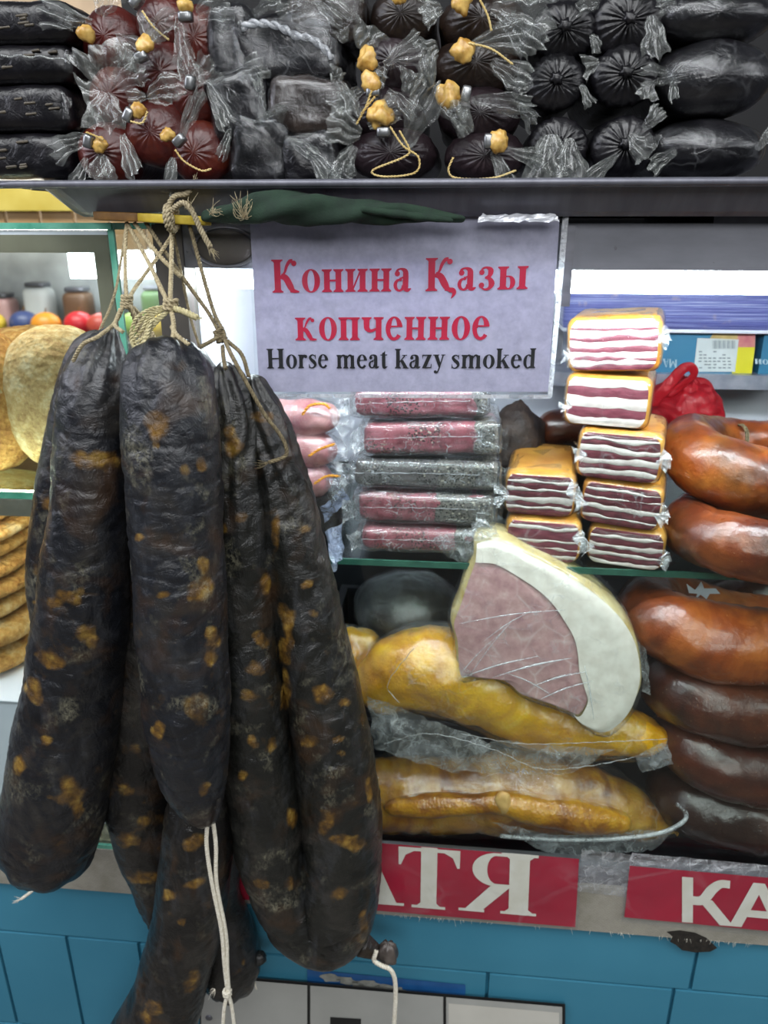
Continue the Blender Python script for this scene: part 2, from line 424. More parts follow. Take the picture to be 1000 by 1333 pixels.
B().box((-1.75, 2.66, 1.22), (-1.33, 2.70, 1.335)).mk('light_box', emitter('far_light', '#f4faff', 14), st, smooth=False)
cols = [('#c8242e', 'red'), ('#e2912a', 'orange'), ('#3d4a78', 'dark blue'), ('#e6c23a', 'yellow'), ('#8cae3a', 'green'), ('#b8483a', 'brick red')]
for i in range(11):
    c, nm = cols[(i*5+1) % 6]; m = bpy.data.materials.get('fruit_'+nm) or plain('fruit_'+nm, c, c, .4)
    cx = -2.62+i*.13; p = Vector((cx, 2.55+.05*(i % 2), .97+.055))
    V, Fc = blob(p, .068, .06, .055, 14, 10); t = thing('fruit_pile', f'blurred {nm} fruit on the distant stall counter, '+['first', 'second', 'third', 'fourth', 'fifth', 'sixth', 'seventh', 'eighth', 'ninth', 'tenth', 'last'][i]+' from the left', 'fruit', (p.x, p.y, .97), 'fruit on the distant stall')
    t.name = 'stall_fruit'; mk('fruit_body', V, Fc, m, t)
    V, Fc, _ = tube([(p.x, p.y, p.z+.05, .004), (p.x+.01, p.y, p.z+.075, .003)], 4, 6); mk('stem', V, Fc, MT['wood_brown'], t)
for i in range(7):
    nm, c = [('olive', '#6d6f3a'), ('grey', '#8d8f8e'), ('pale pink', '#c39a98'), ('white', '#c9cbca'), ('brown', '#6b4f3a'), ('dark grey', '#505457'), ('green', '#5f7d4c')][i]
    jx = -2.55+i*.19; hh = (.17, .21, .15, .20, .18, .16, .19)[i]; t = thing('storage_jar', f'blurred {nm} jar behind the fruit on the distant stall', 'jar', (jx, 2.78, .97), 'jars on the distant stall')
    V, Fc = rbox(.06, .06, hh/2, .03, 6, Matrix.Translation((jx, 2.78, .97+hh/2))); mk('jar_body', V, Fc, plain('jar_'+nm.replace(' ', '_'), c, c, .4), t)
    V, Fc = rbox(.045, .045, .012, .008, 4, Matrix.Translation((jx, 2.78, .97+hh+.011))); mk('jar_lid', V, Fc, MT['steel'], t)
# ------------------------------------------------------------------ main display case
case = thing('display_case', 'glass fronted refrigerated display case with grey steel beam, full of smoked meats', 'display case', (XL, 0, .56))
LEDZ0, LEDZ1 = P(870, 384, .02).z, P(870, 353, .02).z
BEAMZ = P(870, 352, 0).z
B().box((XL, 0, BEAMZ), (XR, .022, ZTOP)).mk('top_beam', MT['beam'], case, smooth=False)
B().box((XL, .022, ZTOP-.012), (XR, .62, ZTOP)).mk('roof_panel', MT['steel'], case, smooth=False)
B().box((XL-.002, -.004, .655), (P(246, 400, 0).x, .03, ZTOP-.001)).mk('frame_post', MT['steel_dark'], case, smooth=False)
B().box((P(722, 400, 0).x, -.003, LEDZ0-.01), (P(741, 400, 0).x, -.0005, ZTOP-.002)).mk('frame_post', MT['steel'], case, smooth=False)
B().box((XL, .60, P(665, 736, .10).z-.02), (XR, .62, ZTOP-.012)).mk('back_panel', MT['case_white'], case, smooth=False)
B().box((XL, .60, .56), (XR, .62, P(665, 736, .10).z-.021)).mk('lower_back_panel', MT['case_floor'], case, smooth=False)  # dark colour put in for the shade below the shelf
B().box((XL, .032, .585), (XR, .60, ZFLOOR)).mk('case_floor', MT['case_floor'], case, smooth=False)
B().box((P(246, 400, 0).x-.004, .032, ZFLOOR), (P(246, 400, 0).x, .60, ZTOP-.013)).mk('haze_side_panel', MT['case_white'], case, smooth=False)  # opaque white, its colour standing in for bright haze in the glass
V, Fc = rbox((XR-XL)/2-.025, .010, (LEDZ1-LEDZ0)/2, .009, 5, Matrix.Translation(((XL+XR)/2+.015, .032, (LEDZ1+LEDZ0)/2)))
mk('led_tube', V, Fc, MT['led'], case)
# front glass and its steel foot
B().box((P(250, 400, 0).x, .0075, ZLEDGE+.001), (XR, .0115, BEAMZ)).mk('front_glass', MT['pane'], case, smooth=False)
B().box((P(246, 400, 0).x, -.006, ZLEDGE), (XR, .03, ZLEDGE+.012)).mk('glass_foot', MT['steel'], case, smooth=False)
# oval recess on the beam left of the sign
V, Fc = blob(P(293, 322, -.001), .030, .0025, .017, 28, 12); mk('oval_handle', V, Fc, MT['steel_dark'], case)
V = []; Fc = []; c0 = P(293, 322, -.002)
for i in range(40):
    a = 2*math.pi*i/40
    for rr, yy in ((.031, 0), (.033, -.002), (.035, 0)): V.append(c0+Vector((math.cos(a)*rr, yy, math.sin(a)*rr*.58)))
for i in range(40):
    for k in range(2): x0, x1 = i*3+k, ((i+1) % 40)*3+k; Fc.append((x0, x1, x1+1, x0+1))
mk('handle_rim', V, Fc, MT['steel'], case)
# glass shelf
SHY = .10
ZSH = P(665, 736, SHY).z
B().box((P(250, 720, 0).x, SHY+.003, ZSH-.008), (XR, .50, ZSH)).mk('glass_shelf', MT['shelf_glass'], case, smooth=False)
B().box((P(250, 720, 0).x, SHY, ZSH-.008), (XR, SHY+.003, ZSH)).mk('shelf_edge', MT['glass_edge_dark'], case, smooth=False)
# back ledge carrying the cartons
ZBK = P(930, 488, .43).z
B().box((P(700, 490, .43).x, .43, ZBK-.022), (XR, .60, ZBK)).mk('rear_ledge', plain('ledge_foil', '#9ea3b8', '#c9cddb', .3, 30, 60, .4, .6), case, smooth=False)
# white crumpled strip under the tray
b = B(); ppatch(b, [(622, 289, -.040), (730, 289, -.040), (722, 279, -.036), (628, 279, -.036)], n=16, m=4, amp=.0015, freq=120)
b.mk('foil_strip', plain('white_foil', '#b9bcc4', '#e8eaee', .25, 60, 100, .4, .3), case, smooth=False)
# ------------------------------------------------------------------ bread case on the left
bc = thing('bread_case', 'glass bread display case with green edged panes and brown frame', 'display case', (XLB, 0, .64))
xr = P(160, 400, 0).x
B().box((XLB, -.004, ZTOP-.006), (xr, .50, ZTOP)).mk('top_glass', MT['pane_bread'], bc, smooth=False)
B().box((XLB, -.006, ZTOP-.006), (xr, -.004, ZTOP+.0005)).mk('top_glass_edge', MT['glass_edge'], bc, smooth=False)
B().box((xr-.001, -.004, ZTOP-.006), (xr+.001, .50, ZTOP+.0005)).mk('side_glass_edge', MT['glass_edge'], bc, smooth=False)
B().box((XLB, -.004, .645), (xr-.006, 0, ZTOP-.006)).mk('front_glass', MT['pane_bread'], bc, smooth=False)
B().box((xr-.005, -.004, .645), (xr+.001, 0, ZTOP-.006)).mk('corner_glass_edge', MT['glass_edge'], bc, smooth=False)
B().box((xr-.004, 0, .645), (xr, .5, ZTOP-.006)).mk('side_glass', MT['pane_bread'], bc, smooth=False)
MT['frame_brown'] = plain('brown_frame', '#9a907c', '#b0a692', .5, 12, 80, .15, .2)
fz1, fz0 = P(60, 300, .10).z, P(60, 329, .10).z
xf = P(131, 400, .10).x; xf2 = P(150, 400, .10).x
B().box((XLB, .10, fz0), (xf2, .12, fz1)).mk('frame_rail', MT['frame_brown'], bc, smooth=False)
B().box((xf, .10, .645), (xf2, .12, fz0)).mk('frame_post', MT['frame_brown'], bc, smooth=False)
B().box((XLB, -.0035, ZTOP-.011), (xr-.006, -.0005, ZTOP-.0065)).mk('white_reflection_strip', MT['case_white'], bc, smooth=False)  # white strip painted in for the reflection below the green edge
B().box((XLB, .125, ZTOP-.014), (xf, .145, ZTOP-.0065)).mk('unseen_led_strip', MT['led_warm'], bc, smooth=False)
ZBS = P(15, 640, .03).z
B().box((XLB, .03, ZBS-.008), (xr-.005, .48, ZBS)).mk('glass_shelf', MT['shelf_glass'], bc, smooth=False)
B().box((XLB, .027, ZBS-.008), (xr-.005, .03, ZBS)).mk('shelf_edge', MT['glass_edge'], bc, smooth=False)
B().box((XLB, .026, ZBS-.030), (xr-.005, .04, ZBS-.0085)).mk('shelf_rail', plain('shelf_rail', '#9a968a', '#b9b5a8', .35, 20, 60, .1, .6), bc, smooth=False)
B().box((XLB, .045, ZBS-.016), (xr-.006, .06, ZBS-.0085)).mk('unseen_led_strip', MT['led_warm'], bc, smooth=False)  # added lamp, hidden under the shelf, to brighten the flatbreads
B().box((XLB, 0, .64), (xr, .5, .645)).mk('case_base', plain('grimy_base', '#6e6c58', '#b4ab92', .8, 60, 120, .5), bc, smooth=False)
B().box((XLB, -.010, ZLEDGE), (XL, -.006, ZLEDGE+.006)).mk('base_glass_edge', MT['glass_edge'], bc, smooth=False)
b = B()
for i in range(120):
    p = Vector((random.uniform(XLB, xr), random.uniform(.004, .028), .646)); V, Fc = blob(p, .003*random.random()+.001, .003, .0015, 6, 4); b.add(V, Fc)
b.mk('crumbs', plain('crumbs', '#b99f6e', '#d8c79c', .9, 40), bc, kind='stuff')
# ------------------------------------------------------------------ smoked horse sausages hanging in front
def kazy_mat(name, dark1, dark2, moldy=.5, seed=0):
    k = N(name); v = k.coord()
    mp = k.n('Mapping'); k.l(v, mp.inputs[0]); mp.inputs['Location'].default_value = (seed*3.1, seed*1.7, seed*.9); v = mp.outputs[0]
    n1 = k.noise(v, 16, 6, .6, .8); c = k.ramp(n1, [(.30, dark1), (.52, dark2), (.72, '#33302c')])
    # faint brown translucency of the meat
    c = k.mix(k.math('MULTIPLY', k.ramp(k.noise(v, 22, 3, .5, .5), [(.54, 0.0), (.70, 1.0)]), .6), c, '#3d2a19')
    # small fat flecks
    c = k.mix(k.math('MULTIPLY', k.ramp(k.noise(v, 34, 4, .55, .6), [(.64, 0.0), (.76, 1.0)]), .4), c, '#5a411c')
    at = k.n('Attribute', attribute_name='fat'); wob = k.noise(v, 55, 5, .6, .6)
    fa = k.math('ADD', at.outputs['Fac'], k.math('MULTIPLY', k.math('SUBTRACT', wob, .5), .75))
    fm = k.ramp(fa, [(.30, 0.0), (.80, 1.0)]); fm = k.math('MULTIPLY', fm, k.math('GREATER_THAN', at.outputs['Fac'], .05))
    fcol = k.ramp(k.noise(v, 70, 3), [(.35, '#4a3518'), (.52, '#74541f'), (.66, '#9a7a34'), (.8, '#b59a5a')])
    c = k.mix(k.math('MULTIPLY', fm, k.ramp(k.noise(v, 48, 5, .65), [(.3, .45), (.6, .9)])), c, fcol)
    # dry whitish bloom
    bl = k.math('MULTIPLY', k.ramp(k.noise(v, 20, 4, .6), [(.56, 0.0), (.76, 1.0)]), k.ramp(k.noise(k.coord((1, 1, .6)), 260, 5, .75, .5), [(.42, 0.0), (.70, 1.0)]))
    c = k.mix(k.math('MULTIPLY', bl, moldy), c, '#a8a48a')
    c = k.mix(k.math('MULTIPLY', k.ramp(k.noise(k.coord((1.4, 1.4, .5)), 24, 6, .62, .8), [(.52, 0.0), (.76, 1.0)]), .45), c, '#45474b')
    rg = k.ramp(k.noise(v, 30, 5, .6), [(.3, .26), (.7, .42)])
    h = k.math('ADD', k.noise(k.coord((1, 1, .55)), 70, 8, .62, 1.2), k.math('MULTIPLY', k.noise(k.coord((.7, .7, 1.2)), 55, 6, .6, 1.5), .7))
    k.bsdf(c, rg, k.bump(h, .48, .0045), coat=.14, spec=.65, coat_rough=.25); return k.m
KZ = [kazy_mat(f'smoked_casing_{i}', d1, d2, mo, i) for i, (d1, d2, mo) in enumerate(
      [('#0a0b0f', '#15171c', .6), ('#0b0c10', '#181b21', .9), ('#0c0d0c', '#191a17', .8), ('#0b0a0a', '#151413', .4)])]
def kazy(name, label, ctrl, spots, mi, base, n=230, seg=72, wr=1.0, seed=1, seam=0):
    """ctrl in pixels with depth; spots: (px,py,rpx) fat patches on the camera side"""
    t = thing(name, label, 'sausage', base, 'smoked horse sausages hanging from the stick')
    def disp(p, s, a, r):
        e = min(1, 6*s, 6*(1-s)); f = (.05+.95*min(1, r/.03))
        d = .0030*nz(p, 15, seed)+.0013*nz((p[0], p[1], p[2]*.5), 42, seed+2)
        fold = abs(nz((p[0], p[1], p[2]*.6), 30, seed+4)); d += -.0013*max(0, .10-fold)/.10
        fold = abs(nz((p[0]*.6, p[1]*.6, p[2]*1.3), 30, seed+9)); d += -.0014*max(0, .08-fold)/.08
        fold = abs(nz((p[0], p[1], p[2]*1.1), 62, seed+11)); d += -.0010*max(0, .10-fold)/.10*max(0, nz(p, 9, seed+12)+.25)*1.6
        d += .0004*nz(p, 110, seed+6)
        q = 1-min(1, 7*min(s, 1-s)); d += .0028*q*math.sin(9*a+4*nz(p, 20, seed))
        return d*f*wr
    V, Fc, info = tube(pxc(ctrl), n, seg, disp=disp)
    o = mk('casing', V, Fc, KZ[mi], t)
    at = o.data.attributes.new('fat', 'FLOAT', 'POINT'); vals = []
    for v, (c, d, s) in zip(V, info):
        x = 0.0
        if d.dot(v-CAM) < 0:
            q = pix(v); wx = .75*nz(v, 42, 3)+.4*nz(v, 95, 5); wy = .75*nz(v, 42, 13)+.4*nz(v, 95, 15)
            for sp in spots:
                rx = sp[2]; ry = sp[3] if len(sp) > 3 else sp[2]
                dx, dy = (q[0]-sp[0])/rx+wx, (q[1]-sp[1])/ry+wy
                if abs(dx) < 2 and abs(dy) < 2:
                    x = max(x, min(1, 1.55-math.hypot(dx, dy)*1.15)*(.62+.38*abs(math.sin(sp[0]*3.1+sp[1]))))
        vals.append(max(0, x))
    at.data.foreach_set('value', vals)
    return t
def knotted(t, p, r, mat=None, squash=1.2):
    V, Fc = blob(p, r, r*.9, r*squash, 20, 14, lambda q: r*(.22*nz(q, 90)+.15*math.sin(7*math.atan2(q.y, q.x)))); return mk('casing_knot', V, Fc, mat or KZ[3], t)
def twine(t, name, paths, r, mat='twine', strands=3, pitch=.010, fray=()):
    b = B()
    for p in paths: rope(b, [P(*q) for q in p], r, strands, pitch)
    for (q, d) in fray: hairs(b, P(*q), d, 14, .012, .004)
    return b.mk(name, MT[mat], t)
def wraps(b, c, rad, r, turns, axis=(0, 0, 1), h=.006):
    """coil of twine round a knot"""
    ax = Vector(axis).normalized(); u = ax.orthogonal().normalized(); v = ax.cross(u)
    pts = [Vector(c)+ax*(h*(k/(turns*8)-.5))+(u*math.cos(k*math.pi/4)+v*math.sin(k*math.pi/4))*rad for k in range(turns*8+1)]
    rope(b, pts, r, 2, .008)
# left front sausage
k1 = kazy('horse_sausage', 'thick black horse sausage hanging at the left edge, blunt lower end beside the bread',
     [(148, 424, -.085, 16), (137, 452, -.09, 34), (126, 500, -.10, 46), (120, 560, -.105, 48), (119, 640, -.11, 51), (113, 720, -.11, 56), (108, 800, -.11, 61), (98, 880, -.11, 63), (86, 960, -.11, 66), (73, 1040, -.11, 67), (64, 1090, -.11, 64), (58, 1137, -.11, 52)],
     [(122, 600, 30, 15), (112, 828, 16, 16), (62, 858, 17, 14), (44, 900, 13, 16), (88, 1030, 22, 22), (25, 995, 9, 14), (80, 780, 30, 12), (60, 960, 8), (100, 1045, 10, 20)], 0, P(110, 800, -.11), seed=1)
twine(k1, 'hanging_twine', [[(233, 292, -.035), (205, 335, -.05), (178, 372, -.07), (168, 388, -.085), (160, 400, -.09), (150, 420, -.095), (128, 438, -.128), (108, 448, -.13), (95, 470, -.125)],
    [(165, 290, -.03), (163, 330, -.05), (165, 388, -.085), (172, 402, -.088), (180, 420, -.085)],
    [(157, 402, -.09), (152, 415, -.10), (150, 424, -.11), (160, 432, -.12)]], .0019)
b = B(); wraps(b, P(165, 393, -.086), .0042, .0019, 4, (.2, 0, 1), .012); b.mk('twine_knot', MT['twine'], k1)
b = B()
for i in range(6):
    o = i*3; rope(b, [P(168+o*.4, 400, -.085), P(176+o, 420, -.08+.003*i), P(182+o*1.3, 440, -.078+.002*i), P(184+o*1.4, 456+i, -.076)], .0016, 2, .008)
b.mk('loose_twine', MT['twine'], k1)
twine(k1, 'tail_string', [[(62, 1133, -.10), (54, 1146, -.098), (44, 1158, -.097), (28, 1170, -.096)]], .0021, 'twine_white', fray=[((28, 1170, -.096), (-1, 0, -.4))])
# thin sausage behind it
k0 = kazy('horse_sausage', 'slim grey black sausage half hidden behind the leftmost sausage, next to the loaves',
     [(128, 430, -.04, 12), (112, 470, -.042, 26), (96, 540, -.043, 30), (82, 620, -.043, 32), (74, 700, -.043, 34), (73, 780, -.043, 33), (80, 850, -.043, 30), (92, 920, -.043, 20)],
     [(62, 655, 7, 9), (48, 740, 6, 12), (50, 785, 5)], 0, P(80, 700, -.043), n=130, seg=48, seed=2)
twine(k0, 'hanging_twine', [[(165, 290, -.03), (150, 380, -.035), (130, 430, -.04)]], .0014)
# front centre sausage
k2 = kazy('horse_sausage', 'front middle black sausage with round orange fat spots and white string below its tip',
     [(212, 440, -.135, 18), (215, 462, -.142, 44), (219, 500, -.15, 58), (222, 560, -.155, 63), (227, 640, -.157, 62), (231, 720, -.158, 60), (235, 800, -.158, 60), (240, 880, -.158, 58), (245, 950, -.156, 54), (252, 1005, -.153, 47), (262, 1045, -.15, 30), (272, 1072, -.148, 14)],
     [(207, 553, 16, 17), (205, 577, 6, 9), (258, 770, 20, 14), (264, 745, 9, 22), (212, 775, 8, 5), (272, 852, 9, 14), (275, 830, 8, 12), (260, 925, 17, 22), (205, 950, 9, 12), (262, 1025, 10, 9), (240, 610, 8, 8), (262, 600, 7, 10), (180, 700, 6, 5)], 1, P(230, 760, -.156), seed=3)
twine(k2, 'hanging_twine', [[(224, 292, -.035), (223, 350, -.07), (222, 395, -.11), (226, 420, -.128), (225, 440, -.148), (214, 448, -.156)],
    [(165, 290, -.03), (190, 335, -.05), (212, 380, -.10), (220, 396, -.115)], [(224, 425, -.13), (230, 436, -.145), (246, 449, -.15)],
    [(175, 290, -.03), (205, 330, -.05), (235, 360, -.06)]], .0022, 'twine')
b = B(); wraps(b, P(222, 397, -.115), .005, .0022, 3, (.2, 0, 1), .010); b.mk('twine_knot', MT['twine'], k2)
b = B()
for i in range(5):
    o = i*7
    rope(b, [P(219, 399, -.116), P(196, 402+o*.5, -.122), P(176+o*.6, 416+o, -.126), P(170+i, 440+o*.4, -.128), P(178+i*2, 456+i, -.129), P(184+i*3, 450-o, -.127), P(200, 425-o*.3, -.123), P(221, 404, -.117)], .0015, 2, .007)
rope(b, [P(222, 400, -.116), P(238, 405, -.12), P(257, 414, -.122)], .0030, 3, .010); hairs(b, P(257, 414, -.122), (1, 0, -.3), 10, .004, .002)
b.mk('twine_bow', plain('pale_twine', '#a3996f', '#c3ba92', .85, 300, 900, .5), k2)
twine(k2, 'tail_string', [[(271, 1062, -.150), (269, 1100, -.1505), (276, 1150, -.150), (288, 1210, -.150), (292, 1255, -.150), (296, 1290, -.150)],
    [(276, 1060, -.150), (281, 1100, -.149), (282, 1150, -.148), (294, 1215, -.148), (296, 1260, -.149), (298, 1290, -.15)],
    [(297, 1293, -.15), (292, 1312, -.15), (290, 1345, -.15)], [(297, 1293, -.15), (302, 1312, -.15), (306, 1345, -.15)]], .0024, 'twine_white', fray=[((280, 1288, -.15), (-.5, 0, -1))])
b = B(); wraps(b, P(296, 1292, -.15), .004, .0022, 3, (0, 0, 1), .007); b.mk('string_knot', MT['twine_white'], k2)
# folded right hand sausage (two legs)
k3 = kazy('horse_sausage', 'long wrinkled black sausage folded double, right side of the bunch, knotted casing at its bend',
     [(291, 470, -.070, 10), (298, 505, -.076, 25), (305, 580, -.080, 33), (309, 660, -.082, 39), (313, 740, -.083, 43), (318, 820, -.083, 45), (326, 900, -.083, 47), (335, 980, -.083, 49), (346, 1060, -.083, 48), (358, 1130, -.083, 44), (378, 1184, -.082, 42), (408, 1212, -.080, 44),
      (434, 1200, -.076, 49), (444, 1150, -.074, 51), (445, 1090, -.072, 53), (441, 1030, -.070, 54), (432, 970, -.069, 53), (420, 910, -.068, 50), (407, 840, -.067, 47), (395, 775, -.066, 45), (383, 715, -.065, 43), (371, 655, -.064, 40), (358, 600, -.063, 36), (344, 545, -.062, 29), (326, 488, -.060, 12)],
     [(303, 580, 10, 14), (298, 560, 7, 10), (292, 690, 7), (315, 672, 8, 8), (345, 760, 7, 30), (372, 830, 10, 40), (340, 835, 10, 12), (334, 870, 12, 10), (325, 905, 14, 9), (352, 970, 7, 14), (330, 965, 8, 8), (420, 905, 12, 11), (447, 912, 9, 7), (405, 965, 12, 9), (440, 963, 8, 5), (445, 980, 8, 5), (423, 1068, 11, 16), (452, 1095, 24, 10), (382, 1060, 8, 14), (342, 1150, 11, 7), (442, 1165, 14, 9), (380, 1150, 6, 12), (470, 1222, 7, 7), (474, 1200, 6, 12), (345, 540, 14, 10), (360, 690, 6, 20), (400, 760, 10, 6), (398, 690, 12, 5), (318, 1010, 7, 9), (408, 800, 8, 5), (480, 1030, 5, 14), (372, 900, 6, 25)], 2, P(390, 1150, -.08), n=380, seg=64, wr=1.25, seed=5)
kn = P(505, 1240, -.075)
knotted(k3, kn, .0135, plain('dry_casing_end', '#3a3431', '#5d554f', .4, 60, 120, .6, coat=.2))
V, Fc, _ = tube(pxc([(470, 1228, -.078, 16), (485, 1236, -.077, 11), (494, 1240, -.076, 8), (504, 1241, -.075, 10)]), 14, 18, (0, 0), lambda p, s, a, r: .0012*math.sin(6*a)); mk('casing_neck', V, Fc, KZ[2], k3)
twine(k3, 'hanging_twine', [[(246, 290, -.035), (262, 350, -.05), (278, 405, -.062), (290, 430, -.07), (294, 445, -.076), (303, 465, -.10), (322, 500, -.105), (345, 540, -.104), (362, 562, -.103), (372, 580, -.103), (371, 594, -.103), (350, 602, -.104)],
    [(190, 290, -.03), (230, 350, -.05), (270, 405, -.06), (288, 436, -.068), (300, 447, -.072), (315, 462, -.078), (324, 490, -.086)],
    [(286, 438, -.072), (270, 447, -.085), (259, 453, -.098)], [(290, 450, -.074), (291, 465, -.085), (294, 480, -.10)]], .0020, 'twine_dark', fray=[((350, 602, -.104), (-1, 0, -.2))])
b = B(); wraps(b, P(287, 437, -.070), .0042, .002, 4, (-.3, 0, 1), .012); b.mk('twine_knot', MT['twine_dark'], k3)
twine(k3, 'tail_string', [[(490, 1238, -.088), (487, 1250, -.090), (497, 1257, -.092), (508, 1262, -.092), (514, 1275, -.092), (515, 1300, -.092), (512, 1350, -.092)]], .0030, 'twine_white')
# sausage behind the front one
k4 = kazy('horse_sausage', 'dark horse sausage mostly hidden behind the front middle sausage, tapering to a low tip',
     [(262, 452, -.055, 14), (252, 480, -.060, 34), (240, 560, -.064, 46), (222, 680, -.066, 48), (200, 800, -.066, 49), (183, 900, -.060, 50), (180, 980, -.055, 48), (187, 1060, -.052, 46), (202, 1130, -.050, 38), (218, 1190, -.050, 26), (224, 1212, -.050, 16)],
     [(165, 1028, 10, 9), (143, 1030, 8), (185, 1073, 11, 10), (165, 1092, 16, 10), (190, 1143, 20, 9), (175, 975, 8, 6), (215, 1105, 8)], 3, P(190, 1000, -.066), n=160, seg=56, seed=7)
twine(k4, 'hanging_twine', [[(224, 292, -.033), (245, 400, -.04), (260, 452, -.055)]], .0015, 'twine_dark')
# lower sausage leaving the picture
k5 = kazy('horse_sausage', 'dark brownish sausage hanging lowest, running down out of view at the bottom left',
     [(266, 985, -.080, 30), (262, 1030, -.086, 42), (259, 1090, -.094, 47), (252, 1150, -.100, 47), (241, 1220, -.104, 46), (222, 1285, -.106, 47), (197, 1345, -.106, 51), (165, 1410, -.106, 50), (140, 1450, -.106, 36)],
     [(248, 1100, 18, 14), (222, 1167, 9, 9), (250, 1276, 14, 13), (200, 1310, 13, 10), (255, 1150, 14, 8), (190, 1322, 10), (235, 1200, 6)], 3, P(220, 1250, -.104), n=150, seg=60, seed=8)
twine(k5, 'hanging_twine', [[(262, 960, -.07), (264, 985, -.08)]], .0015, 'twine_dark')
k6 = kazy('horse_sausage', 'black sausage behind the bunch with a stubby knotted end near the QR panel',
     [(300, 760, -.040, 26), (300, 830, -.038, 36), (300, 950, -.038, 40), (296, 1040, -.037, 37), (284, 1110, -.038, 33), (280, 1160, -.041, 32), (290, 1205, -.045, 38), (300, 1245, -.047, 40), (296, 1290, -.048, 32)],
     [(318, 1248, 4, 10), (300, 1105, 8)], 3, P(300, 1100, -.042), n=130, seg=48, seed=9)
k6['label'] = 'black sausage behind the bunch with a stubby knotted end above the payment panel'
V, Fc, _ = tube(pxc([(322, 1248, -.05, 10), (338, 1247, -.05, 9), (346, 1246, -.05, 13)]), 12, 16, (0, 1), lambda p, s, a, r: .0012*math.sin(5*a)); mk('casing_knot', V, Fc, KZ[2], k6)
twine(k6, 'tail_string', [[(333, 1262, -.05), (331, 1275, -.05), (334, 1288, -.05)]], .0012, 'twine_white')
# ------------------------------------------------------------------ stick, rope end, green cloth
stk = thing('wooden_stick', 'yellow and brown painted stick that carries the sausages, wedged under the tray', 'stick', P(200, 283, -.035))
p0, p1, p2 = P(126, 281, -.03), P(183, 283, -.035), P(272, 288, -.042)
for a, c, nm, m in ((p0, p1, 'brown_end', 'wood_brown'), (p1, p2, 'yellow_length', 'wood_yellow')):
    M = Matrix.Translation((a+c)/2) @ (c-a).to_track_quat('X', 'Z').to_matrix().to_4x4()
    V, Fc = rbox((c-a).length/2, .007, .0042, .0012, 4, M); mk(nm, V, Fc, MT[m], stk)
rp = thing('rope_end', 'frayed tan rope knotted round the stick with its ends sticking out', 'rope', P(225, 285, -.04))
b = B()
rope(b, [P(252, 240, -.052), P(243, 252, -.055), (P(228, 255, -.056)), P(220, 268, -.056), P(224, 285, -.056), P(224, 296, -.052)], .0026, 3, .009)
rope(b, [P(222, 275, -.056), P(238, 264, -.06), P(250, 275, -.062), P(262, 300, -.06), P(274, 322, -.058)], .0027, 3, .009)
hairs(b, P(274, 322, -.058), (.4, 0, -1), 26, .010, .004); hairs(b, P(252, 240, -.052), (.4, 0, 1), 10, .007, .003)
hairs(b, P(246, 270, -.062), (.3, -.3, .6), 16, .012, .008)
b.mk('rope_strands', plain('tan_rope', '#877b62', '#a89c7e', .9, 300, 900, .5), rp)
b = B(); wraps(b, P(223, 284, -.05), .011, .0024, 2, (1, 0, 0), .006); b.mk('rope_loop', bpy.data.materials['tan_rope'], rp)
gc = thing('green_cloth', 'rolled dark green cloth tucked between tray and steel beam', 'cloth', P(430, 286, -.05))
V, Fc, _ = tube(pxc([(262, 283, -.055, 6), (300, 277, -.058, 12), (350, 271, -.06, 19), (400, 271, -.06, 20), (450, 276, -.058, 15), (500, 276, -.057, 14), (560, 281, -.054, 8), (606, 285, -.05, 4)]), 120, 40,
     disp=lambda p, s, a, r: r*(.16*math.sin(3*a+22*s)+.12*nz(p, 60))); mk('cloth_roll', V, Fc, MT['cloth_green'], gc)
V, Fc, _ = tube(pxc([(470, 272, -.071, 5), (520, 279, -.068, 5), (560, 284, -.062, 4), (590, 287, -.056, 3)]), 40, 12, disp=lambda p, s, a, r: r*.3*nz(p, 90)); mk('cloth_hem', V, Fc, MT['cloth_green'], gc)
b = B(); hairs(b, P(318, 285, -.072), (.0, -.1, 1), 40, .016, .010); hairs(b, P(275, 278, -.07), (.5, 0, .5), 22, .014, .008)
b.mk('frayed_threads', MT['twine'], gc, kind='stuff')
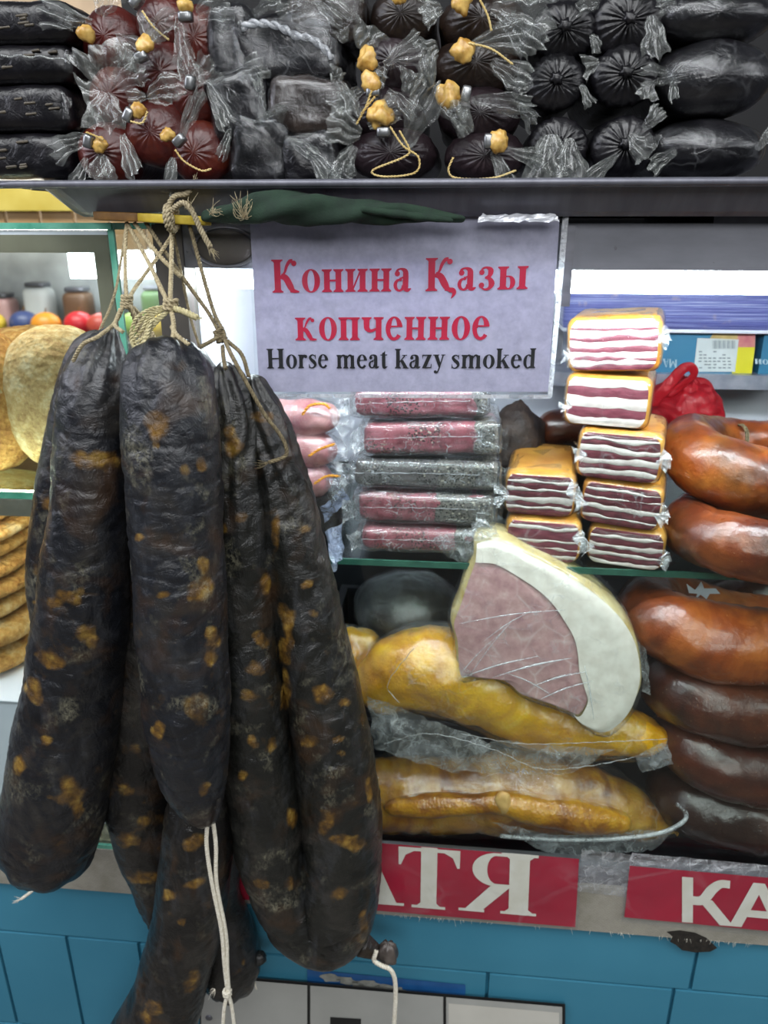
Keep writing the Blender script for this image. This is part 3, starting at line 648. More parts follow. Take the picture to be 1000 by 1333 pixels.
# ------------------------------------------------------------------ lettering, drawn as flat outlines (cap height 1)
class G:
    def __init__(s): s.V = []; s.F = []; s.L = []
    def poly(s, pts): n = len(s.V); s.V += list(pts); s.F.append(tuple(range(n, n+len(pts)))); s.L.append(range(n, len(s.V)))
    def rect(s, x0, y0, x1, y1): s.poly([(x0, y0), (x1, y0), (x1, y1), (x0, y1)])
    def stem(s, x, y0, y1, w=.2, sl=.08, top=True, bot=True, sh=.045):
        s.rect(x, y0, x+w, y1)
        for on, y, d in ((bot, y0, 1), (top, y1, -1)):
            if on:
                s.rect(x-sl, min(y, y+d*sh), x+w+sl, max(y, y+d*sh))
                for sx, q in ((x, -1), (x+w, 1)): s.poly([(sx, y+d*sh), (sx+q*.05, y+d*sh), (sx, y+d*(sh+.05))])
    def ring(s, cx, cy, rx, ry, ix, iy, a0=0, a1=360, n=36):
        m = len(s.V)
        for k in range(n+1):
            a = math.radians(a0+(a1-a0)*k/n); s.V += [(cx+rx*math.cos(a), cy+ry*math.sin(a)), (cx+ix*math.cos(a), cy+iy*math.sin(a))]
        for k in range(n): q = m+2*k; s.F.append((q, q+2, q+3, q+1))
        s.L.append(range(m, len(s.V)))
    def stroke(s, pts, n=22):
        m = len(s.V); K = n; row = [cat_rom(pts, (len(pts)-1)*k/K) for k in range(K+1)]
        for k in range(K+1):
            a, c = row[max(k-1, 0)], row[min(k+1, K)]; dx, dy = c[0]-a[0], c[1]-a[1]; L = math.hypot(dx, dy) or 1
            h = row[k][2]/2; s.V += [(row[k][0]-dy/L*h, row[k][1]+dx/L*h), (row[k][0]+dy/L*h, row[k][1]-dx/L*h)]
        for k in range(K): q = m+2*k; s.F.append((q, q+1, q+3, q+2))
        s.L.append(range(m, len(s.V)))
    def ball(s, x, y, r): s.poly([(x+r*math.cos(a*math.pi/9), y+r*math.sin(a*math.pi/9)) for a in range(18)])
def glyph(ch):
    g = G(); X = .69; w = .19
    def K(h, q, tail=False):
        f = h
        g.stem(.08, 0, h, .21 if h > .8 else w)
        g.stroke([(.27, .47*f, .05*f), (.42*q, .60*f, .07*f), (.50*q, .80*f, .10*f), (.60*q, .94*f, .11*f), (.70*q, .95*f, .12*f)]); g.ball(.74*q, .88*f, .085*f)
        g.stroke([(.30*q, .50*f, .16*f), (.46*q, .44*f, .20*f), (.60*q, .20*f, .21*f), (.70*q, .06*f, .14*f), (.88*q, .022, .045)])
        g.rect(.60*q, 0, .90*q, .045)
        if tail: g.stroke([(.74, .03, .14), (.86, .00, .16), (.89, -.10, .11), (.80, -.24, .02)])
        return .93*q
    if ch == 'К': a = K(1, 1)
    elif ch == 'Қ': a = K(1, 1, True)
    elif ch == 'к': a = K(X, .80)
    elif ch in 'оo': g.ring(.31, X/2, .30, X/2+.015, .115, X/2-.03); a = .62
    elif ch == 'н': g.stem(.07, 0, X, w, .07); g.stem(.45, 0, X, w, .07); g.rect(.2, .32, .5, .38); a = .72
    elif ch == 'п': g.stem(.07, 0, X, w, .07); g.stem(.45, 0, X, w, .07); g.rect(.0, X-.055, .7, X); a = .72
    elif ch == 'и': g.stem(.07, 0, X, w, .07); g.stem(.47, 0, X, w, .07); g.poly([(.22, .08), (.28, .08), (.51, .60), (.45, .60)]); a = .74
    elif ch in 'аa':
        g.stroke([(.07, .50, .02), (.12, .62, .07), (.25, .67, .06), (.38, .60, .16), (.40, .45, .18), (.40, .12, .18), (.47, .04, .12), (.58, .08, .03)]); g.ball(.13, .53, .085)
        g.ring(.20, .185, .19, .195, .075, .13, 60, 360); g.stroke([(.20, .38, .05), (.30, .41, .05), (.40, .46, .05)]); a = .60
    elif ch == 'з':
        g.stroke([(.06, .56, .03), (.14, .65, .06), (.26, .67, .07), (.37, .58, .17), (.33, .42, .12), (.20, .365, .05)]); g.ball(.10, .53, .08)
        g.stroke([(.20, .365, .05), (.34, .33, .12), (.41, .19, .18), (.34, .05, .10), (.20, .015, .06), (.06, .10, .04)]); g.ball(.10, .14, .085); a = .54
    elif ch == 'ы':
        g.stem(.07, 0, X, w, .07); g.rect(.2, .37, .36, .415); g.rect(.2, 0, .36, .045); g.ring(.34, .207, .20, .208, .05, .16, -90, 90); g.stem(.66, 0, X, w, .07); a = .93
    elif ch == 'ч':
        g.stem(.47, 0, X, w, .07); g.stem(.07, .45, X, w, .07, True, False); g.stroke([(.165, .47, .19), (.18, .36, .17), (.30, .28, .10), (.49, .34, .07)]); a = .74
    elif ch in 'еe':
        g.ring(.29, X/2, .28, X/2+.015, .10, X/2-.035, 8, 180); g.ring(.29, X/2, .28, X/2+.015, .13, X/2-.08, 180, 322); g.rect(.14, .385, .55, .43); a = .58
    elif ch == 'H': g.stem(.08, 0, 1, .22, .08); g.stem(.66, 0, 1, .22, .08); g.rect(.25, .47, .7, .54); a = .99
    elif ch == 'r': g.stem(.06, 0, X, w, .06); g.stroke([(.22, .42, .06), (.30, .60, .10), (.40, .66, .12)]); g.ball(.42, .60, .085); a = .50
    elif ch == 's':
        g.stroke([(.40, .48, .03), (.36, .62, .05), (.22, .67, .07), (.10, .56, .13), (.18, .42, .16), (.32, .30, .18), (.38, .15, .13), (.25, .02, .07), (.10, .04, .05), (.04, .20, .03)], 40); g.rect(.37, .47, .41, .69); g.rect(.035, 0, .07, .21); a = .47
    elif ch == 'm':
        for x in (.07, .43, .79): g.stem(x, 0, X-.03 if x > .1 else X, w*.95, .05, x < .1)
        for x in (.22, .58): g.stroke([(x, .50, .05), (x+.10, .64, .08), (x+.20, .66, .11), (x+.30, .55, .17)])
        a = 1.06
    elif ch == 't': g.stroke([(.16, .80, .02), (.17, .70, .17), (.18, .12, .18), (.25, .03, .11), (.38, .08, .03)]); g.rect(0, X-.05, .36, X); g.poly([(.08, X-.01), (.25, X-.01), (.25, .88)]); a = .40
    elif ch == 'k': g.stem(.07, 0, 1, w, .06); g.stroke([(.22, .28, .05), (.40, .50, .06), (.52, .64, .06)]); g.rect(.38, X-.045, .64, X); g.poly([(.30, .36), (.42, .46), (.70, .0), (.48, 0)]); g.rect(.42, 0, .72, .045); a = .70
    elif ch == 'z': g.rect(.02, X-.06, .50, X); g.rect(.02, 0, .50, .06); g.poly([(.02, .02), (.22, .02), (.50, X-.02), (.30, X-.02)]); g.poly([(.02, X), (.08, X), (.04, .48), (.02, .48)]); g.poly([(.50, 0), (.44, 0), (.47, .22), (.50, .22)]); a = .53
    elif ch == 'y':
        g.poly([(.04, X), (.24, X), (.40, .20), (.30, .02)]); g.stroke([(.52, X, .06), (.34, .08, .07), (.24, -.18, .07), (.14, -.24, .10)]); g.ball(.12, -.19, .08); g.rect(-.01, X-.045, .31, X); g.rect(.41, X-.045, .62, X); a = .60
    elif ch == 'd': g.stem(.38, 0, 1, w, .06, True, True); g.ring(.26, X/2-.01, .25, X/2+.01, .09, X/2-.05, 50, 310); g.stroke([(.24, X-.02, .05), (.32, X-.03, .07), (.42, .58, .08)]); g.stroke([(.24, .02, .06), (.32, .03, .07), (.42, .10, .08)]); a = .68
    # bold roman capitals of the red board
    elif ch == 'А':
        g.poly([(.36, .98), (.46, .98), (.86, .03), (.62, .03)]); g.poly([(.37, .98), (.42, .98), (.14, .03), (.08, .03)]); g.rect(.22, .28, .68, .34); g.rect(0, 0, .24, .045); g.rect(.52, 0, .96, .045); a = .97
    elif ch == 'Т':
        g.stem(.32, 0, 1, .23, .13, False, True); g.rect(0, .93, .87, .985)
        g.poly([(0, .985), (0, .70), (.035, .70), (.10, .86), (.22, .93)]); g.poly([(.87, .985), (.87, .70), (.835, .70), (.77, .86), (.65, .93)]); a = .93
    elif ch == 'Я':
        g.stem(.62, 0, 1, .24, .10); g.rect(.42, .94, .66, .985); g.rect(.42, .44, .66, .49); g.ring(.46, .715, .29, .27, .11, .225, 90, 270)
        g.poly([(.40, .46), (.64, .46), (.30, .04), (.08, .04)]); g.rect(0, 0, .32, .045); a = 1.0
    # sans capitals
    elif ch == 'М': g.rect(0, 0, .2, 1); g.rect(.8, 0, 1, 1); g.poly([(0, 1), (.2, 1), (.56, .2), (.44, .2)]); g.poly([(1, 1), (.8, 1), (.44, .2), (.56, .2)]); a = 1
    elif ch == 'k1':
        g.rect(.0, 0, .19, 1); g.stroke([(.17, .50, .19), (.36, .53, .19), (.52, .78, .19), (.66, .905, .17), (.82, .91, .17)]); g.poly([(.30, .50), (.52, .54), (.90, 0), (.66, 0)]); a = .82
    elif ch == 'a1':
        g.poly([(0, 0), (.20, 0), (.56, 1), (.38, 1)]); g.poly([(.94, 0), (.74, 0), (.38, 1), (.56, 1)]); g.rect(.22, .24, .72, .40); a = .94
    else: a = .28
    return g, a
def lettering(name, chars, org, ux, uz, width, mat, parent, lift=(0, -.0004, 0), track=.05, flip=False):
    """ux: world vector of a unit right; uz: world vector of one cap height"""
    x = 0; V = []; Fc = []; gl = []
    for c in chars: g, a = glyph(c); gl.append((g, x)); x += a+track
    tot = x-track; sx = width/tot if width else uz.length
    for g, x0 in gl:
        n = len(V)
        lay = {}
        for li, f in enumerate(g.L): 
            for i in f: lay[i] = li
        for i, (u, v) in enumerate(g.V): V.append(Vector(org)+ux*((u+x0)*sx)+uz*v+Vector(lift)*(1+.12*lay.get(i, 0)))
        Fc += [tuple(i+n for i in f) for f in g.F]
    o = mk(name, V, Fc, mat, parent, smooth=False); return o
def line(name, chars, xa, ya, xb, yb, cap, Y, mat, parent, track=.05):
    a, c = P(xa, ya, Y), P(xb, yb, Y); up = P(xa, ya-cap, Y)-a; up.x *= .2
    return lettering(name, chars, a, (c-a).normalized(), up, (c-a).length, mat, parent, track=track)
# ------------------------------------------------------------------ the hanging sign
sign = thing('hanging_sign', 'laminated lilac white sign naming smoked horse meat kazy in red and black letters', 'sign', P(530, 515, -.014))
SY = -.016
def sheet(name, quad, Y, th, mat, par, n=10):
    V = []; Fc = []
    for yy in (Y, Y+th):
        for i in range(n+1):
            for j in range(n+1):
                u, v = i/n, j/n; a, b_, c, d = [P(q[0], q[1], yy) for q in quad]
                p = (a*(1-u)+b_*u)*(1-v)+(d*(1-u)+c*u)*v; V.append(p)
    m = (n+1)**2
    for i in range(n):
        for j in range(n):
            q = i*(n+1)+j; Fc.append((q, q+n+1, q+n+2, q+1)); Fc.append((m+q, m+q+1, m+q+n+2, m+q+n+1))
    edge = [i*(n+1) for i in range(n+1)]+[n*(n+1)+j for j in range(1, n+1)]+[i*(n+1)+n for i in range(n-1, -1, -1)]+[j for j in range(n-1, 0, -1)]
    for a, b_ in zip(edge, edge[1:]+edge[:1]): Fc.append((a, b_, m+b_, m+a))
    return mk(name, V, Fc, mat, par, smooth=False)
spaper = sheet('paper', [(325, 284), (729, 279), (714, 510), (338, 510)], SY, .0006, MT['paper'], sign)
sheet('plastic_sleeve', [(323, 283), (740, 278), (718, 519), (333, 517)], SY-.0022, .0004, film('sleeve_film', .006, .25, .08, bstr=.06, bs=30, crease=.03, cs=12), sign)
sheet('sleeve_edge', [(333, 512.5), (717, 514), (717, 519), (333, 517)], SY-.003, .0006, MT['film_edge'], sign, 4)
sheet('sleeve_edge', [(733, 278), (741, 278), (719, 517), (713, 517)], SY-.003, .0006, MT['film_edge'], sign, 4)
TY = SY-.0006
line('red_lettering', 'Конина', 355, 381, 536, 379, 43, TY, MT['ink_red'], spaper)
line('red_lettering', 'Қазы', 554, 379, 687, 376, 43, TY, MT['ink_red'], spaper)
line('red_lettering', 'копченное', 385, 443, 637, 442, 43, TY, MT['ink_red'], spaper)
for wd, a, c in (('Horse', 348, 428), ('meat', 438, 505), ('kazy', 514, 579), ('smoked', 587, 698)):
    line('black_lettering', wd, a, 479.5, c, 479, 25.5, TY, MT['ink_black'], spaper)
# ------------------------------------------------------------------ red boards on the counter lip
rb = thing('red_board', 'red board with large cream serif letters on the counter lip, left part behind the sausages', 'sign', P(600, 1200, -.016))
BY = -.0165
def board(par, quad, Y, th, mat): return sheet('board', quad, Y, th, mat, par, 4)
rbb = board(rb, [(300, 1082), (754, 1118), (749, 1207), (305, 1170)], BY, .003, MT['red_board'])
zt = P(560, 1182, BY)
def bline(ch, xa, ya, xb, yb, cap, par, Y): 
    a, c = P(xa, ya, Y), P(xb, yb, Y); up = P(xa, ya-cap, Y)-a
    return lettering('letter', [ch], a, (c-a).normalized(), up, (c-a).length, MT['cream'], par)
bline('А', 434, 1172, 527, 1179, 80, rbb, BY-.0006)
bline('Т', 519, 1179, 602, 1186, 79, rbb, BY-.0006)
bline('Я', 597, 1184, 702, 1193, 79, rbb, BY-.0006)
sheet('clear_cover', [(298, 1078), (758, 1114), (752, 1212), (303, 1176)], BY-.0025, .0006, film('cover_film', .008, .5, .1, bstr=.1, bs=30, crease=.06, cs=14), rb, 4)
rk = thing('red_board', 'red board with cream sans letters at the right end of the counter lip', 'sign', P(900, 1210, -.016))
rkb = board(rk, [(820, 1127), (1110, 1152), (1103, 1222), (813, 1194)], BY, .003, MT['red_board'])
bline('k1', 888, 1200, 949, 1205, 59, rkb, BY-.0006); bline('a1', 949, 1205, 1026, 1212, 59, rkb, BY-.0006)
sheet('clear_cover', [(816, 1122), (1112, 1148), (1105, 1230), (809, 1200)], BY-.0025, .0006, bpy.data.materials['cover_film'], rk, 4)
# plastic wrapped gap between the two boards
b = B(); ppatch(b, [(752, 1160, -.0135), (818, 1168, -.0135), (824, 1112, -.0135), (757, 1106, -.0135)], n=10, m=10, amp=.0012, freq=110)
b.mk('film_cover', MT['film_white'], tr, smooth=False)
b = B(); ppatch(b, [(818, 1128, -.009), (1100, 1152, -.009), (1100, 1135, -.002), (822, 1110, -.002)], n=24, m=6, amp=.0012, freq=110)
b.mk('film_cover', MT['film_white'], tr, smooth=False)
# ------------------------------------------------------------------ payment panel low on the blue wall (codes left blank)
pp = thing('payment_panel', 'grey payment panel with black dividing lines and blank code squares on the blue wall', 'panel', P(500, 1400, -.01))
MT['panel'] = plain('panel_grey', '#a3a49f', '#b0b1ac', .4, 8, 60, .03); MT['panel_black'] = plain('panel_black', '#101214', '#17191b', .3)
def quadpx(a, c, top, bot): return [(a, top(a)), (c, top(c)), (c, bot(c)), (a, bot(a))]
tp = lambda x: 1270+(x-262)*.0845; bt = lambda x: 1420+(x-262)*.075
sheet('backing', quadpx(260, 736, lambda x: tp(x)-3, bt), -.0085, .006, MT['panel_black'], pp, 3)
for a, c, m in ((262, 400, 'panel'), (404, 577, 'panel'), (581, 732, 'panel')):
    sheet('panel_cell', quadpx(a, c, lambda x: tp(x)+1, bt), -.0098, .002, MT[m], pp, 3)
sheet('blank_code_label', quadpx(584, 728, lambda x: tp(x)+9, lambda x: bt(x)-8), -.0106, .0008, plain('label_white', '#c6c4ba', '#d2d0c6', .45, 8, 60, .02), pp, 3)
sheet('printed_mark', quadpx(430, 470, lambda x: 1324+(x-430)*.06, lambda x: 1336+(x-430)*.06), -.0106, .0006, MT['panel_black'], pp, 2)
V, Fc = blob(P(272, 1325, -.0105), .0055, .002, .0055, 16, 8); mk('screw', V, Fc, MT['steel'], pp)
# dark blue tape with peeled paint above it
tpz = thing('peeling_tape', 'strip of dark blue tape with peeled grey patches above the payment panel', 'tape', P(500, 1285, -.006))
sheet('tape_strip', [(400, 1262), (606, 1282), (606, 1300), (400, 1284)], -.0035, .001, MT['bluedark'], tpz, 3)
b = B()
for cx, cy, rx in ((430, 1273, 14), (452, 1277, 12), (480, 1281, 16), (503, 1286, 14), (520, 1290, 8), (466, 1283, 8)):
    pts = []
    for k in range(16):
        a = 2*math.pi*k/16; rr = 1+.5*noise.noise(Vector((cx*.1, cy*.1, k*.9))); pts.append(P(cx+rx*rr*math.cos(a), cy+5*rr*math.sin(a)+math.cos(a)*1.5, -.0042))
    b.add(pts, [tuple(range(16))])
b.mk('peeled_patch', plain('peeled_paint', '#7d7f78', '#9a9b93', .8, 90, 200, .4), tpz, smooth=False)
# ------------------------------------------------------------------ cartons and painted blue reflection block at the back of the case
def carton(label, x0, x1, yt, yb, Y, dep):
    a, c = P(x0, yb, Y), P(x1, yt, Y); z0 = ZBK; t = thing('carton', label, 'box', ((a.x+c.x)/2, Y, z0), 'blue cartons at the back of the case')
    B().box((a.x, Y, z0), (c.x, Y+dep, c.z)).mk('carton_body', bpy.data.materials.get('carton_blue') or plain('carton_blue', '#2f7396', '#3a80a3', .45, 6, 60, .03), t, smooth=False)
    return t
c1 = carton('blue carton with white barcode sticker and yellow corner at the back of the case', 832, 984, 430, 486, .445, .12)
sheet('yellow_print', [(957, 452), (983, 452), (979, 486), (953, 486)], .4440, .0006, plain('carton_yellow', '#d9cf24', '#e4da3a', .45), c1, 2)
sheet('pink_print', [(962, 431), (984, 431), (983, 452), (958, 452)], .4440, .0006, plain('carton_pink', '#c06a72', '#d08a80', .45, 60), c1, 2)
sheet('beige_print', [(930, 432), (962, 431), (958, 452), (905, 470)], .4442, .0006, plain('carton_beige', '#b79c5c', '#c7ae70', .45, 60), c1, 2)
stick_ = sheet('barcode_sticker', [(908, 440), (962, 442), (957, 484), (903, 484)], .4434, .0005, plain('sticker_white', '#c9d2d2', '#dbe2e2', .45), c1, 2)
b = B()
for i in range(16):
    xx = 928+i*1.9; w_ = (.6, 1.2, .9)[i % 3]; n = len(b.V); b.add([P(xx, 443, .4430), P(xx+w_, 443, .4430), P(xx+w_, 454, .4430), P(xx, 454, .4430)], [(0, 1, 2, 3)])
b.mk('barcode', plain('print_grey', '#767f84', '#868f94', .5), stick_, smooth=False)
b = B()
for r_ in range(6):
    for i in range(7):
        if random.random() < .75: xx = 909+i*6.2+random.random()*2; yy = 457+r_*4.2; b.add([P(xx, yy, .4430), P(xx+4.2, yy, .4430), P(xx+4.2, yy+1.6, .4430), P(xx, yy+1.6, .4430)], [(0, 1, 2, 3)])
b.mk('small_print', bpy.data.materials['print_grey'], stick_, smooth=False)
MT['carton_white'] = plain('carton_lettering', '#a9c6d4', '#c0d6e0', .5)
a_, c_ = P(846, 469, .4438), P(880, 471, .4438)
lettering('upturned_lettering', ['М', 'А', 'А', 'М'], P(881, 468, .4438), (a_-c_).normalized(), P(881, 479, .4438)-P(881, 468, .4438), .045, MT['carton_white'], c1)
c2 = carton('blue carton at the far right edge behind the brown sausages', 987, 1075, 430, 486, .445, .12)
lettering('upturned_lettering', ['н', 'о', 'п', 'о', 'и'], P(1030, 470, .4438), (a_-c_).normalized(), P(1030, 479, .4438)-P(1030, 470, .4438), .055, MT['carton_white'], c2)
pk = thing('reflection_block', 'long block painted with streaky blue violet reflection along the back under the lamp', 'reflection block', ((P(900, 400, .42).x), .45, ZBK))
zA, zB = P(900, 428, .42).z, P(900, 380, .42).z
def streak():
    k = N('blue_streaky_reflection'); v = k.coord((1.5, 1, 160)); c = k.ramp(k.noise(v, 6, 4, .6), [(.30, '#363a7c'), (.5, '#5a5f9e'), (.66, '#9aa0c8'), (.74, '#d7dbee')])  # streaky reflection of the case back, painted as colour
    sp = k.ramp(k.noise(k.coord((1, 1, 1)), 22, 3), [(.62, 0.0), (.7, 1.0)]); c = k.mix(k.math('MULTIPLY', sp, .5), c, '#b59a86'); k.bsdf(c, .3, coat=.4); return k.m
V, Fc = rbox((XR-P(735, 400, .42).x)/2, .05, (zB-zA)/2+.006, .006, 6, Matrix.Translation(((XR+P(735, 400, .42).x)/2, .47, (zA+zB)/2+.003)), lambda p: .001*nz(p, 60)); mk('reflection_body', V, Fc, streak(), pk)
V, Fc = rbox((XR-P(735, 400, .42).x)/2, .056, .003, .002, 3, Matrix.Translation(((XR+P(735, 400, .42).x)/2, .476, zA-.004))); mk('reflection_block_flange', V, Fc, MT['case_white'], pk)
B().box((P(735, 400, .42).x, .5, ZBK), (P(735, 400, .42).x+.012, .56, zA-.006)).mk('reflection_block_support', MT['steel'], pk, smooth=False)
# ------------------------------------------------------------------ food materials
MT['rind'] = plain('smoked_rind', '#b8741f', '#dda74c', .3, 30, 90, .25, coat=.35, lo=.3, hi=.7)
MT['lean'] = plain('lean_meat', '#4e1e27', '#7a3a43', .35, 70, 160, .35, coat=.3, stretch=(1, 1, 3))
MT['lean_pink'] = plain('pink_lean_meat', '#6a2c3a', '#8a4854', .35, 70, 160, .35, coat=.3, stretch=(1, 1, 3))
MT['fat'] = plain('white_fat', '#cbbdb6', '#e2d8d0', .35, 60, 120, .25, coat=.3)
def horseshoe_mat(name, a, b_, c_, seed):
    k = N(name); v = k.coord(); mp = k.n('Mapping'); k.l(v, mp.inputs[0]); mp.inputs['Location'].default_value = (seed*2.3, seed, seed*4.1); v = mp.outputs[0]
    c = k.ramp(k.noise(v, 11, 5, .6, .6), [(.28, a), (.48, b_), (.68, c_)])
    c = k.mix(k.math('MULTIPLY', k.ramp(k.noise(v, 7, 4, .6), [(.48, 0.0), (.64, 1.0)]), .75), c, '#23100c')
    c = k.mix(k.math('MULTIPLY', k.ramp(k.noise(v, 300, 3, .7), [(.66, 0.0), (.72, 1.0)]), .35), c, '#d0a880')
    h = k.math('ADD', k.noise(v, 50, 6, .6, .6), k.math('MULTIPLY', k.noise(v, 260, 4), .25))
    k.bsdf(c, k.ramp(k.noise(v, 20, 3), [(.3, .25), (.7, .42)]), k.bump(h, .3, .004), coat=.5, coat_rough=.16); return k.m
HS = [horseshoe_mat(f'brown_casing_{i}', *q, i) for i, q in enumerate([('#4a2012', '#8a4019', '#b4652a'), ('#3a1a12', '#6a2e18', '#8f4a22'), ('#55220f', '#94481c', '#b8702c'), ('#26120d', '#4a2216', '#6a3822'), ('#170d0b', '#2b1813', '#40261e')])]
def skin_mat(name='yellow_poultry_skin', st=((.28, '#a05c0a'), (.40, '#d0900a'), (.58, '#edb312'), (.75, '#f2cb48'))):
    k = N(name); v = k.coord()
    c = k.ramp(k.noise(v, 14, 6, .65, .8), list(st))
    c = k.mix(k.math('MULTIPLY', k.ramp(k.noise(v, 7, 4), [(.54, 0.0), (.70, 1.0)]), .7), c, '#6a3c12')
    k.bsdf(c, .35, k.bump(k.math('ADD', k.vor(v, 260), k.noise(v, 40, 5)), .35, .0015), coat=.3, sss=.15); return k.m
MT['skin'] = skin_mat(); MT['skin_brown'] = skin_mat('brown_poultry_skin', ((.28, '#5a2f10'), (.42, '#8a5414'), (.56, '#b8821c'), (.75, '#d0a440')))
MT['chunk_film'] = film('chunk_film', .006, .8, .14, bs=50, crease=.12, cs=30)
MT['pack_film'] = film('pack_film', .06, 1.5, .10, bs=80, crease=.5, cs=60)
MT['bag_film'] = film('bag_film', .03, 1.6, .10, bs=60, crease=.22, cs=34)
def ham_meat():
    k = N('ham_cut'); v = k.coord(); c = k.ramp(k.noise(v, 60, 6, .65), [(.3, '#a3777a'), (.55, '#bf9492'), (.75, '#d2b0aa')])
    ve = k.vor(k.coord((1, 1, 1)), 26, 'DISTANCE_TO_EDGE'); ln = k.ramp(ve, [(.0, 1.0), (.05, 0.0)])
    c = k.mix(k.math('MULTIPLY', ln, k.ramp(k.noise(v, 30), [(.4, 0.0), (.6, .55)])), c, '#d9c4c0')
    k.bsdf(c, .4, k.bump(k.noise(v, 200, 5), .3, .001), coat=.2); return k.m
MT['ham'] = ham_meat()
MT['hamfat'] = plain('ham_fat', '#e0d5c8', '#efe6da', .4, 70, 150, .3, coat=.2)
MT['hamrind'] = plain('ham_rind', '#b39a58', '#d2c190', .4, 30, 80, .3, coat=.3)
def peppered(name, c1, c2, amount):
    k = N(name); v = k.coord(); c = k.ramp(k.noise(v, 60, 5, .6), [(.3, c1), (.7, c2)])
    sp = k.vor(v, 330); m = k.ramp(k.noise(v, 26, 3), [(amount, 1.0), (amount+.12, 0.0)])
    vc = k.vor(v, 330, 'F1', 'Color'); dk = k.ramp(vc, [(.35, '#131210'), (.6, '#37352f'), (.8, '#b3ac98')], 'CONSTANT')
    f = k.math('MULTIPLY', k.math('LESS_THAN', sp, .42), m); c = k.mix(f, c, dk)
    k.bsdf(c, .4, k.bump(k.math('ADD', f, k.noise(v, 120, 4)), .4, .0015), coat=.25); return k.m
MT['pepper_pink'] = peppered('peppered_pink_meat', '#702a36', '#a05a62', .42)
MT['pepper_crust'] = peppered('pepper_crust', '#55504a', '#7b756c', .72)
MT['pepper_grey'] = peppered('peppered_grey_meat', '#4b4645', '#6e6866', .46)
MT['pink_sausage'] = plain('pink_sausage', '#a85f66', '#cf9a96', .35, 30, 100, .3, coat=.3)
MT['grey_meat'] = plain('grey_vacuum_meat', '#2c2a29', '#4a4846', .4, 22, 60, .6, coat=.3, bdist=.004)
MT['dried'] = plain('dried_dark_meat', '#231c1b', '#43352f', .6, 40, 90, .8, bdist=.004)
MT['red_film'] = None
def redbag():
    k = N('red_bag_film'); v = k.coord(); c = k.ramp(k.noise(v, 25, 5), [(.3, '#b01225'), (.7, '#d8303c')])
    b_ = k.bump(k.noise(v, 38, 5, .6, 1.0), .7, .01)
    d = k.n('BsdfPrincipled'); k.l(c, d.inputs['Base Color']); d.inputs['Roughness'].default_value = .28; k.l(b_, d.inputs['Normal'])
    t = k.n('BsdfTranslucent'); k.l(c, t.inputs[0]); tp_ = k.n('BsdfTransparent'); tp_.inputs[0].default_value = lin('#e85060')
    m = k.n('MixShader'); m.inputs[0].default_value = .35; k.l(d.outputs[0], m.inputs[1]); k.l(t.outputs[0], m.inputs[2])
    m2 = k.n('MixShader'); m2.inputs[0].default_value = .22; k.l(m.outputs[0], m2.inputs[1]); k.l(tp_.outputs[0], m2.inputs[2])
    k.l(m2.outputs[0], k.out.inputs[0]); return k.m
MT['red_film'] = redbag()
def twist(par, px, py, Y, s, seed, dx=1, name='wrap_twist', mat='film_white'):
    """gathered end of wrapping film: a small fan of crinkled leaves"""
    px -= dx*9; s = s*1.7; b = B(); c = P(px, py, Y); m = mpp(c)*s
    for k in range(4):
        a = (k-1.5)*.55+.3*nz((seed, k, 1), 1.3); d = Vector((math.cos(a)*dx, -.25+.15*k, math.sin(a))); u = Vector((-math.sin(a)*.5, .35, math.cos(a)*.5))
        patch(b, [c-u*m*.25, c+d*m*1.1-u*m*.55, c+d*m+u*m*.55, c+u*m*.25], 5, 5, m*.16, 1.1/m*.35, seed+k)
    return b.mk(name, MT[mat], par, smooth=False)
